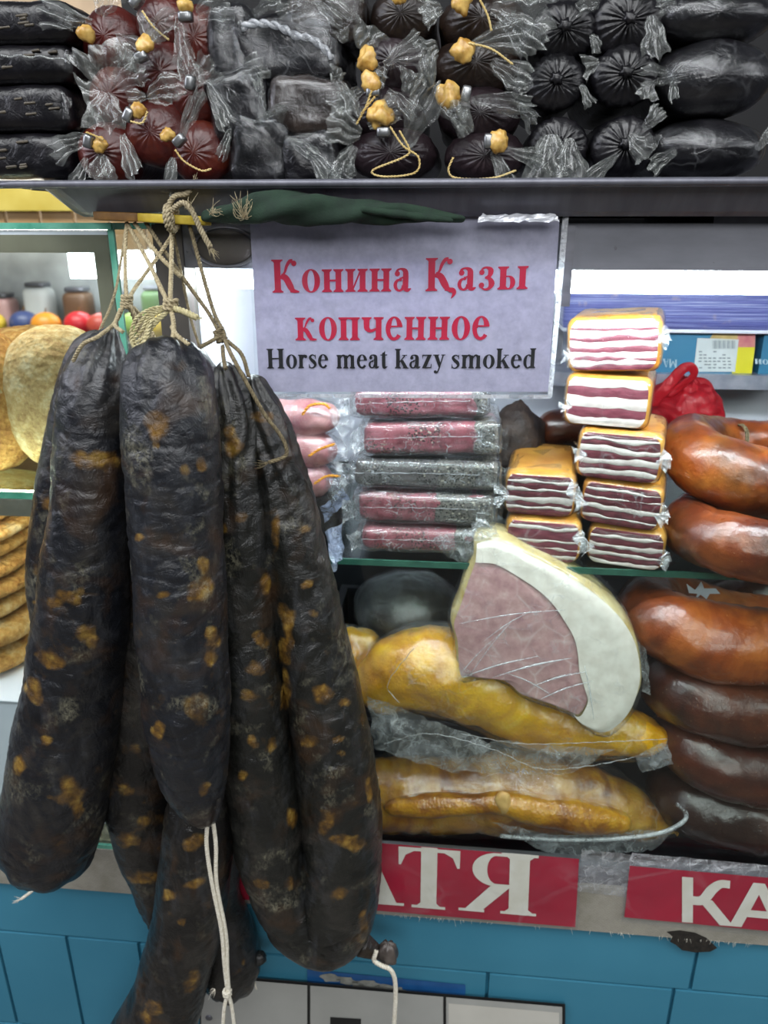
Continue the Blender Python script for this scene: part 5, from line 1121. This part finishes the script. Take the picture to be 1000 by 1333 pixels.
# ------------------------------------------------------------------ steel tray on top
TRZ = P(500, 238, -.06).z; TBZ = ZTOP+.006
trx0, trx1 = P(22, 238, -.06).x, P(1330, 238, -.06).x
tray = thing('steel_tray', 'long grey steel tray on top of the case heaped with wrapped sausages', 'tray', ((trx0+trx1)/2, .1, TBZ))
def loopr(x0, x1, y0, y1, z, r, n=6):
    out = []
    for (cx, cy, a0) in ((x1-r, y1-r, 0), (x0+r, y1-r, 90), (x0+r, y0+r, 180), (x1-r, y0+r, 270)):
        for k in range(n+1): a = math.radians(a0+90*k/n); out.append((cx+r*math.cos(a), cy+r*math.sin(a), z))
    return out
YB = .33; rr_ = [loopr(trx0, trx1, -.06, YB, TRZ-.004, .03), loopr(trx0-.001, trx1, -.0615, YB, TRZ-.001, .03), loopr(trx0, trx1, -.06, YB, TRZ, .03), loopr(trx0+.008, trx1-.008, -.052, YB-.008, TRZ, .026),
     loopr(trx0+.030, trx1-.03, -.030, YB-.03, TBZ+.004, .02), loopr(trx0+.036, trx1-.036, -.024, YB-.036, TBZ, .02)]
V = [p for r_ in rr_ for p in r_]; n_ = len(rr_[0]); Fc = []
for k in range(len(rr_)-1):
    for j in range(n_): a, c = k*n_+j, k*n_+(j+1) % n_; Fc.append((a, c, c+n_, a+n_))
Fc.append(tuple(range((len(rr_)-1)*n_, len(rr_)*n_))); mk('tray_pan', V, Fc, MT['tray'], tray, smooth=False)
rim = loopr(trx0, trx1, -.06, YB, TRZ, .03, 8); rim = [p+(.0035,) for p in rim]; V, Fc, _ = tube(rim+[rim[0]], 160, 8, (0, 0)); mk('rolled_rim', V, Fc, MT['tray'], tray)
b = B()
for xx in (P(190, 283, 0).x, P(930, 283, 0).x): b.box((xx, 0.0, ZTOP), (xx+.05, .3, TBZ))
b.mk('tray_foot', MT['tray'], tray, smooth=False)
# ------------------------------------------------------------------ wrapped sausages heaped on the tray
def casing_mat(name, c1, c2, c3, rough=.28):
    k = N(name); v = k.coord(); c = k.ramp(k.noise(v, 30, 5, .6, .5), [(.3, c1), (.55, c2), (.75, c3)])
    k.bsdf(c, rough, k.bump(k.noise(v, 70, 6, .6, .8), .5, .003), coat=.22, coat_rough=.15, spec=.4); return k.m
MT['redcas'] = casing_mat('red_brown_casing', '#300f0d', '#4c1b16', '#68301f')
MT['darkcas'] = casing_mat('dark_plum_casing', '#1c1518', '#2e2428', '#463a3d')
MT['blackcas'] = casing_mat('black_casing', '#08080a', '#121115', '#211f21')
MT['browncas'] = casing_mat('black_brown_casing', '#17110f', '#2a201b', '#3d3028')
MT['tan'] = plain('amber_casing_end', '#a87c34', '#d9b566', .4, 120, 160, .4, coat=.3)
MT['clip'] = plain('metal_clip', '#7d7f80', '#989a9b', .3, 20, 60, .1, .8)
ZT0 = TRZ+.001
def end_tube(c, rx, rz, length, pleat, k, seed, yaw=0, pitch=0, seg=56, dome=.7):
    """sausage lying away from the viewer: domed, pleated near end at c"""
    V = []; Fc = []; prof = [(0.02, 0), (.15, .02), (.32, .07), (.5, .15), (.66, .27), (.8, .42), (.9, .58), (.97, .78), (1, 1)]
    d0 = max(rx, rz)*dome; rows = [(r_, d*d0) for r_, d in prof]+[(1, d0+(length-d0)*q) for q in (.1, .25, .45, .7, .9)]+[(.85, length), (.4, length+.004)]
    M = Matrix.Translation(c) @ Matrix.Rotation(yaw, 4, 'Z') @ Matrix.Rotation(pitch, 4, 'X')
    for i, (r_, d) in enumerate(rows):
        pl = pleat*max(0, 1-d/(d0*1.5))*min(1, r_*3)
        for j in range(seg):
            a = 2*math.pi*j/seg; w_ = pl*(math.sin(k*a+seed+1.5*math.sin(2*a+seed))+.5*math.sin((k+5)*a+2*seed))
            p = Vector((rx*r_*math.cos(a), d+w_*.7, rz*r_*math.sin(a)))
            dn = Vector((math.cos(a), -.2, math.sin(a))); p += dn*(w_*.5+min(rx, rz)*.07*nz((p.x+c[0], p.y, p.z+c[2]), 45, seed)*r_)
            V.append(M @ p)
    m = len(rows)
    for i in range(m-1):
        for j in range(seg): a, b_ = i*seg+j, i*seg+(j+1) % seg; Fc.append((a, b_, b_+seg, a+seg))
    Fc.append(tuple(reversed(range(seg)))); Fc.append(tuple(range((m-1)*seg, m*seg)))
    return V, Fc
def flap(b, cx, cy, Y, ang, ln, wd, seed, curl=.3):
    """leaf of loose wrapping film in the plane towards the viewer; ang in degrees on the picture"""
    a = math.radians(ang); c = P(cx, cy, Y); m = mpp(c); d = Vector((math.cos(a), 0, math.sin(a))); u = Vector((-math.sin(a), 0, math.cos(a))); f = Vector((0, -1, 0))
    n, w_ = 12, 14; V = []; Fc = []; kf = 2.5+2*abs(nz((seed, .3, .7), 1.7))
    for i in range(n+1):
        s_ = i/n; wd_ = wd*(.30+.80*s_**.8)*m
        for j in range(w_+1):
            t_ = j/w_-.5; le = ln*m*(s_*(1+.30*nz((seed*1.3, t_*4, 2), 1.0))-.25*s_*abs(t_)**2)
            p = c+d*le+u*wd_*t_+f*(ln*m*curl*s_*(1-.5*s_)*1.5)
            p += f*(ln*m*(.13*s_+.03)*math.sin(t_*math.pi*2*kf+seed*3+s_*2)+ln*m*.10*nz((seed+s_*3, t_*4, s_*2), 1.0))
            p += u*wd_*.18*nz((seed*2.1, s_*4, t_), 1.0)
            V.append(p)
    for i in range(n):
        for j in range(w_): q = i*(w_+1)+j; Fc.append((q, q+w_+1, q+w_+2, q+1))
    b.add(V, Fc)
def traysaus(name, label, px, py, rx, ry, mat, Y=-.035, length=.20, pleat=.002, k=13, group=None, knot=None, clip=None, flaps=(), strings=(), yaw=0, cat='sausage', dome=.7):
    c = P(px, py, Y); m = mpp(c); seed = px*.13+py*.07
    t = thing(name, label, cat, (c.x, c.y, c.z-ry*m), group)
    V, Fc = end_tube(c, rx*m, ry*m, length, pleat, k, seed, yaw, 0, dome=dome); mk('casing', V, Fc, MT[mat], t)
    if knot:
        kx, ky, kr = knot; q = P(kx, ky, Y-.012); mm = mpp(q); V, Fc = blob(q, kr*mm, kr*mm*.9, kr*mm*1.05, 20, 12, lambda p: kr*mm*(.07*math.sin(9*math.atan2(p.x, p.z)+seed)+.55*nz(p, 110, seed))); mk('tied_end', V, Fc, MT['tan'], t)
    if clip:
        kx, ky, ca = clip; q = P(kx, ky, Y-.012); M = Matrix.Translation(q) @ Matrix.Rotation(-math.radians(ca), 4, 'Y')
        V, Fc = rbox(.0062, .0055, .0042, .002, 3, M); mk('metal_clip', V, Fc, MT['clip'], t)
    if flaps:
        for i, (fx, fy, an, ln, wd) in enumerate(flaps):
            b = B(); flap(b, fx, fy, Y-.008, an, ln*1.15, wd*1.15, seed+i*3); b.mk('loose_film', MT['film_tray'], t)
    for s_ in strings:
        b = B(); rope(b, [P(x, y, Y-.018) for x, y in s_], .0010, 2, .006); b.mk('string', plain('yellow_string', '#b59a5a', '#d0bb82', .8) if 'yellow_string' not in bpy.data.materials else bpy.data.materials['yellow_string'], t)
    return t
GR = 'red brown wrapped sausages on the tray'; GD = 'dark sausages with amber tied ends on the tray'; GK = 'black pleated sausages on the tray'; GB = 'flat black sausages on the tray'; GC = 'wrapped black meat chunks on the tray'; GL = 'large glossy black sausages on the tray'
# flat dark sausages at the far left
for i, (cy, hh, xr_, lb) in enumerate(((202, 29, 88, 'bottom flat black sausage with pale fat dashes at the tray left end'), (139, 30, 88, 'second flat black sausage from the bottom at the tray left end'), (81, 25, 92, 'third flat black sausage from the bottom, with a grey film seam'), (25, 27, 92, 'uppermost flat black sausage at the left end of the tray'))):
    a, c = P(-70, cy, -.035), P(xr_, cy, -.035); m = mpp(c); t = thing('flat_sausage', lb, 'sausage', ((a.x+c.x)/2, 0, c.z-hh*m), GB)
    M = Matrix.Translation(((a.x+c.x)/2, .01, c.z)); V, Fc = rbox((c.x-a.x)/2, .045, hh*m*.97, .014, 12, M, lambda p: .0018*nz(p, 45, i)); mk('casing', V, Fc, MT['blackcas'], t)
    random.seed(40+i)
    for j in range(6):
        dx = random.uniform(-10, 78); dy = random.uniform(-.6, .6)*hh; ln = random.uniform(9, 17); q0, q1 = P(dx-ln/2, cy+dy, -.0350), P(dx+ln/2, cy+dy-1.5, -.0350)
        V, Fc, _ = tube([tuple(q0)+(.0013,), tuple(q1)+(.0013,)], 8, 8, disp=lambda p, s, a_, r: .0006*nz(p, 150)); mk('fat_fleck', V, Fc, bpy.data.materials.get('pale_fleck') or plain('pale_fleck', '#3b352c', '#4e473b', .5), t)
    b = B(); ppatch(b, [(xr_-8, cy-hh*.7, -.033), (xr_+5, cy-hh*.3, -.03), (xr_+3, cy+hh*.6, -.03), (xr_-8, cy+hh*.5, -.033)], n=5, m=8, amp=.002, freq=80, seed=i); b.mk('film_end', MT['film'], t, smooth=False)
    if i == 2: b = B(); rope(b, [P(-40, 72, -.040), P(30, 73, -.040), P(75, 76, -.040), P(92, 82, -.038)], .0016, 1, .02); b.mk('film_seam', MT['film_tray'], t)
# red brown sausages
RED = [(130, 198, 43, 40, 'lowest left red-brown wrapped sausage, film tail curling to the left', (131, 188, 9), (116, 184, 75), [(118, 178, 200, 46, 26), (132, 200, 270, 30, 34), (112, 205, 250, 30, 20)], [[(112, 172), (122, 176), (135, 182)]]),
 (196, 172, 46, 42, 'red-brown wrapped sausage with upright amber tip, second in the low row', (180, 142, 10), (168, 150, 60), [(192, 128, 20, 30, 30), (160, 175, 290, 46, 22), (190, 125, 190, 20, 20)], [[(170, 158), (185, 160), (192, 145)]]),
 (252, 198, 41, 40, 'red-brown wrapped sausage with amber tip pointing left, rightmost in the low row', (218, 175, 9), (234, 183, 40), [(236, 190, 60, 62, 16), (226, 205, 260, 36, 22)], [[(228, 195), (240, 210), (262, 222), (275, 220)]]),
 (142, 122, 38, 36, 'red-brown sausage swathed in loose crumpled film above the low row', None, None, [(142, 118, 100, 44, 60), (136, 120, 270, 40, 50), (150, 112, 30, 42, 40), (130, 120, 200, 20, 40)], []),
 (208, 92, 44, 40, 'red-brown wrapped sausage with amber knot in the middle rows', (188, 58, 11), (184, 74, 20), [(190, 55, 30, 40, 26), (176, 70, 220, 24, 24)], []),
 (135, 46, 44, 40, 'red-brown sausage with wide milky film flap, upper left', (112, 44, 10), None, [(120, 30, 170, 56, 30), (130, 20, 60, 34, 40), (150, 50, 330, 48, 40)], []),
 (205, 28, 38, 38, 'red-brown wrapped sausage behind a metal clip near the top edge', None, (178, 2, 40), [(180, 12, 300, 40, 20)], [[(185, 14), (200, 35), (220, 52)]]),
 (252, 48, 40, 42, 'red-brown wrapped sausage with bright film and amber end at the top', (240, 8, 10), (242, 22, 0), [(232, 20, 280, 52, 20), (256, 20, 20, 40, 36), (236, 60, 290, 40, 26)], []),
 (248, 122, 36, 36, 'shadowed red-brown sausage gathered in grey film beside the black chunks', None, (248, 108, 80), [(250, 108, 30, 34, 34), (244, 110, 190, 26, 34)], [])]
for (x, y, rx, ry, lb, kn_, cl, fl, stg) in RED:
    traysaus('wrapped_sausage', lb, x, y, rx, ry, 'redcas', Y=-.036 if y > 150 else (-.028 if y > 80 else -.02), group=GR, knot=kn_, clip=cl, flaps=fl, strings=stg, pleat=.0013, k=15)
DARK = [(508, 198, 60, 36, 'low dark sausage with amber tied end and looping string, left of a pair', (495, 152, 16), (500, 172, 0), [(470, 175, 160, 38, 40), (528, 190, 62, 66, 40), (462, 190, 240, 34, 24), (480, 165, 30, 40, 30)], [[(508, 165), (525, 190), (545, 205), (540, 225), (500, 230), (485, 222), (525, 205), (533, 195), (520, 170)]], 'darkcas'),
 (632, 202, 54, 35, 'low dark sausage with bright yellow knob on its right, right of a pair', (650, 183, 13), (636, 184, 90), [(610, 175, 120, 40, 36), (655, 195, 345, 44, 22), (640, 195, 300, 44, 20), (600, 180, 100, 30, 20)], [[(590, 205), (584, 222), (595, 232), (640, 232), (672, 222)]], 'darkcas'),
 (497, 144, 52, 34, 'dark sausage with short amber neck in the second row, above the string loop', (484, 108, 12), (486, 120, 0), [(470, 118, 215, 40, 30), (505, 118, 320, 44, 24), (530, 125, 75, 26, 24)], [[(484, 118), (476, 140), (464, 162)], [(488, 126), (470, 148)]], 'darkcas'),
 (625, 146, 56, 36, 'dark sausage with squat amber knot and film ribbon to the right, second row', (585, 123, 15), (607, 122, 80), [(615, 130, 350, 64, 24), (560, 115, 100, 30, 24), (675, 135, 310, 30, 18)], [], 'darkcas'),
 (510, 78, 46, 36, 'dark sausage with white film bow on its left in the third row', (478, 76, 13), None, [(470, 65, 60, 26, 40), (480, 80, 290, 30, 40), (500, 85, 20, 48, 34), (450, 55, 110, 14, 18)], [], 'darkcas'),
 (620, 80, 60, 38, 'dark sausage with yellow knob and wide film sheet in the third row', (603, 66, 14), None, [(615, 60, 10, 54, 34), (640, 80, 330, 46, 34), (570, 60, 200, 24, 36)], [[(610, 56), (640, 64), (668, 84)]], 'browncas'),
 (522, 16, 44, 36, 'dull brown sausage at the top edge above the white film bow', (520, -4, 8), None, [(552, 5, 300, 20, 20)], [], 'browncas'),
 (628, 22, 58, 36, 'dark sausage with big milky film hood at the top edge', (600, 2, 14), None, [(640, 10, 350, 70, 50), (575, 10, 200, 24, 30), (650, 20, 320, 60, 36)], [[(625, 0), (635, 20), (640, 40)]], 'browncas')]
for (x, y, rx, ry, lb, kn_, cl, fl, stg, mt) in DARK:
    traysaus('tied_sausage', lb, x, y, rx, ry, mt, Y=-.036 if y > 170 else (-.030 if y > 110 else -.022), group=GD, knot=kn_, clip=cl, flaps=fl, strings=stg, pleat=.0026, k=17)
BLK = [(728, 190, 40, 36, 'lower left black pleated sausage draped in a transparent film square', [(715, 175, 270, 52, 56), (740, 180, 280, 44, 34)], 0),
 (815, 190, 42, 38, 'lower right black pleated sausage with curled film tip at upper right', [(838, 168, 50, 26, 20), (805, 200, 220, 44, 18), (820, 175, 320, 30, 30)], 0),
 (725, 105, 39, 34, 'black pleated sausage in the second row with two film ears', [(694, 108, 200, 18, 18), (756, 110, 300, 26, 14)], 0),
 (816, 96, 44, 38, 'black pleated sausage in the second row with film ears reaching right', [(780, 80, 200, 20, 24), (850, 108, 10, 34, 14), (845, 105, 260, 18, 26)], 0),
 (736, 36, 42, 36, 'black pleated sausage in the third row with star shaped gathers', [(770, 45, 300, 20, 14)], 0),
 (820, 26, 48, 40, 'black pleated sausage in the third row with frosty film on its right', [(848, 20, 280, 44, 30), (780, 8, 170, 24, 24), (860, 0, 30, 30, 20)], 0)]
for (x, y, rx, ry, lb, fl, _q) in BLK:
    t = traysaus('pleated_sausage', lb, x, y, rx, ry, 'blackcas', Y=-.034 if y > 150 else (-.028 if y > 60 else -.02), group=GK, flaps=fl, pleat=.0042, k=19, dome=.45)
    c = P(x, y-3, -.036 if y > 150 else -.03); V, Fc = blob(c, .006, .004, .005, 12, 8, lambda p: .0015*math.sin(6*math.atan2(p.x, p.z))); mk('gathered_tip', V, Fc, MT['blackcas'], t)
for (x, y, rx, ry, lb, fl) in ((928, 193, 78, 40, 'bottom large glossy black sausage at the right end of the tray', [(880, 195, 215, 36, 22), (985, 195, 60, 34, 16)]), (938, 97, 78, 48, 'middle large glossy black sausage with a bright shine at the right end', [(872, 96, 170, 30, 16), (875, 96, 280, 30, 10)]), (940, 14, 80, 36, 'top large black sausage at the right end, cut by the picture edge', [(880, 0, 200, 22, 20)])):
    t = traysaus('large_sausage', lb, x, y, rx, ry, 'blackcas', Y=-.03 if y > 50 else -.02, group=GL, flaps=fl, pleat=.0004, k=7, dome=.55)
    c = P(x, y, -.03 if y > 50 else -.02); m = mpp(c); V, Fc = end_tube(c+Vector((0, -.002, 0)), rx*m*1.03, ry*m*1.0, .19, .0008, 5, x*.1, 0, 0, dome=.56); mk('vacuum_film', V, Fc, MT['chunk_film'], t)
CH = [(338, 196, 40, 44, 'squarish black meat chunk with curled white film at its corner, bottom row', 'blackcas', [(300, 165, 250, 40, 16), (330, 160, 20, 50, 10), (365, 160, 80, 16, 16)]),
 (404, 206, 38, 34, 'small black meat chunk under a twisted clear film tail hanging over the rim', 'blackcas', [(372, 178, 330, 44, 20), (402, 195, 310, 44, 26), (430, 220, 290, 30, 34), (425, 215, 330, 40, 30)]),
 (310, 138, 40, 42, 'glossy angular black meat chunk next to the red-brown sausages', 'blackcas', [(272, 110, 300, 60, 24), (310, 100, 20, 40, 30)]),
 (400, 138, 52, 36, 'brown black meat chunk with upright film spikes, second row', 'browncas', [(345, 145, 100, 44, 14), (440, 105, 300, 50, 26), (435, 110, 70, 20, 20)]),
 (300, 66, 30, 56, 'narrow black meat chunk standing between red sausages and the big black one', 'blackcas', [(285, 95, 300, 36, 20)]),
 (372, 62, 74, 42, 'big black wrapped meat with a ragged white fold line across it', 'blackcas', [(330, 20, 30, 44, 24)]),
 (424, 16, 52, 32, 'brownish crinkled meat chunk at the top edge behind the big black one', 'browncas', [(410, 0, 330, 50, 30), (390, 4, 200, 30, 20)])]
for i, (x, y, rx, ry, lb, mt, fl) in enumerate(CH):
    c = P(x, y, -.03); m = mpp(c); Y = -.03 if y > 100 else -.018; c = P(x, y, Y); t = thing('meat_chunk', lb, 'meat', (c.x, c.y, c.z-ry*m), GC)
    M = Matrix.Translation(c+Vector((0, .05, 0))) @ Matrix.Rotation(R((8, -6, -10, 4, 3, -4, 8)[i]), 4, 'Y')
    V, Fc = rbox(rx*m*.98, .055, ry*m*.98, .012, 14, M, lambda p: .004*nz(p, 45, i)+.003*abs(nz(p, 100, i+2))); mk('meat_body', V, Fc, MT[mt], t)
    V, Fc = rbox(rx*m*1.02, .0575, ry*m*1.0, .012, 12, M, lambda p: .003*nz(p, 60, i+5)+.002*abs(nz(p, 150, i+2))); mk('wrap_film', V, Fc, MT['chunk_film'], t)
    for j, (fx, fy, an, ln, wd) in enumerate(fl): b = B(); flap(b, fx, fy, Y-.010, an, ln, wd, i*5+j); b.mk('loose_film', MT['film_tray'], t)
    if i == 5:
        b = B(); rope(b, [P(314, 36, -.026), P(330, 30, -.027), P(360, 33, -.028), P(385, 46, -.028), P(405, 50, -.028), P(425, 66, -.027), P(432, 76, -.026)], .0036, 2, .02); b.mk('white_fold', MT['film_edge'], t)
# added near-black board, its colour standing in for shade in the heap's gaps
B().box((trx0-.05, .36, ZTOP), (trx1, .38, 2.2)).mk('added_shade_board', plain('gap_shade_black', '#070709', '#0d0d10', .8, 8, 40, .1), kind='structure', smooth=False)
# ------------------------------------------------------------------ loaves, flatbreads and white box in the bread case
def crust_mat(name, a, b_, c_):
    k = N(name); v = k.coord(); c = k.ramp(k.noise(v, 34, 8, .75), [(.36, a), (.5, b_), (.64, c_)])
    h = k.math('ADD', k.noise(v, 110, 7, .75), k.math('MULTIPLY', k.vor(v, 150), .8)); k.bsdf(c, .75, k.bump(h, .9, .007)); return k.m
MT['crust1'] = crust_mat('golden_crust', '#8e5a22', '#b98640', '#d6ae68'); MT['crust2'] = crust_mat('pale_crust', '#96713c', '#c3a46c', '#ddcba2'); MT['crust3'] = crust_mat('flatbread_crust', '#b07632', '#d8a656', '#efd196')
for x, y, rx, rz, Y, m, lb, sd in ((-12, 535, 56, 92, .12, 'crust1', 'golden brown round loaf at the left picture edge on the glass shelf', 1), (84, 536, 68, 92, .14, 'crust2', 'pale floury round loaf on the glass shelf beside the hanging sausages', 2), (40, 508, 60, 70, .30, 'crust1', 'round loaf standing behind the two front loaves', 3)):
    c = P(x, y, Y); mm = mpp(c); zz = ZBS+rz*mm*.99; t = thing('round_loaf', lb, 'bread', (c.x, Y, ZBS), 'loaves on the glass shelf')
    V, Fc = blob((c.x, Y, zz), rx*mm, rx*mm, rz*mm, 44, 34, lambda q: .002*nz(q, 22, sd)+.002*nz(q, 70, sd), .86); mk('crust', V, Fc, MT[m], t)
    b = B(); ppatch(b, [(x-34, y-18, Y-.9*rx*mm*.9), (x+10, y-30, Y-rx*mm*1.0), (x+14, y-22, Y-rx*mm*1.0), (x-32, y-8, Y-.9*rx*mm*.9)], n=10, m=4, amp=.003, freq=70); b.mk('crack', plain('crust_crack', '#6a5436', '#94784e', .9, 90, 200, .6) if sd == 1 else bpy.data.materials['crust_crack'], t)
ZW = P(20, 893, .06).z
zf = ZW; fl = [(878, 'crust3'), (842, 'crust3'), (812, 'crust3'), (786, 'crust3'), (762, 'crust3'), (739, 'crust3'), (716, 'crust3'), (693, 'crust3')]
ordn = ['lowest', 'second lowest', 'third from the bottom', 'fourth from the bottom', 'fifth from the bottom', 'third from the top', 'second from the top', 'uppermost']
zs = [ZW]+[P(20, (a[0]+c[0])/2, .06).z for a, c in zip(fl, fl[1:])]+[P(20, 678, .06).z]
for i in range(8):
    z0, z1 = zs[i], zs[i+1]; hz = (z1-z0)/2; cx = P(-45, 800, .16).x+.006*math.sin(i*2.3); t = thing('flatbread', f'round golden flatbread, {ordn[i]} in the stack of flatbreads', 'bread', (cx, .17, z0), 'stacked flatbreads')
    V, Fc = blob((cx, .17, (z0+z1)/2), .125, .125, hz, 48, 14, lambda q: hz*.16*nz(q, 22, i), .62); mk('crust', V, Fc, MT['crust3'], t)
    V = []; Fc = []
    for j in range(30):
        a = 2*math.pi*j/30
        for rr in (.05, .055): V.append((cx+rr*math.cos(a), .17+rr*math.sin(a), z1-.0004))
    for j in range(30): q = 2*j; r_ = 2*((j+1) % 30); Fc.append((q, q+1, r_+1, r_))
    mk('stamp_ring', V, Fc, MT['crust1'], t, smooth=False)
wb = thing('white_box', 'white board box with red print under the flatbreads', 'box', (P(60, 1000, .05).x, .06, .646))
xa, xb = P(-300, 1000, .05).x, P(200, 1000, .05).x
B().box((xa, .030, .6455), (min(xb, xr-.008), .40, ZW-.004)).mk('box_body', plain('white_card', '#d3d6e2', '#e2e4ec', .5, 5, 30, .05), wb, smooth=False)
V, Fc = rbox((min(xb, xr-.008)-xa)/2, .187, .002, .002, 3, Matrix.Translation(((xa+min(xb, xr-.008))/2, .213, ZW-.002))); mk('box_lid', V, Fc, bpy.data.materials['white_card'], wb)
V, Fc = blob(P(134, 1081, .0295), .008, .0008, .012, 16, 8); mk('red_print', V, Fc, MT['ink_red'], wb)
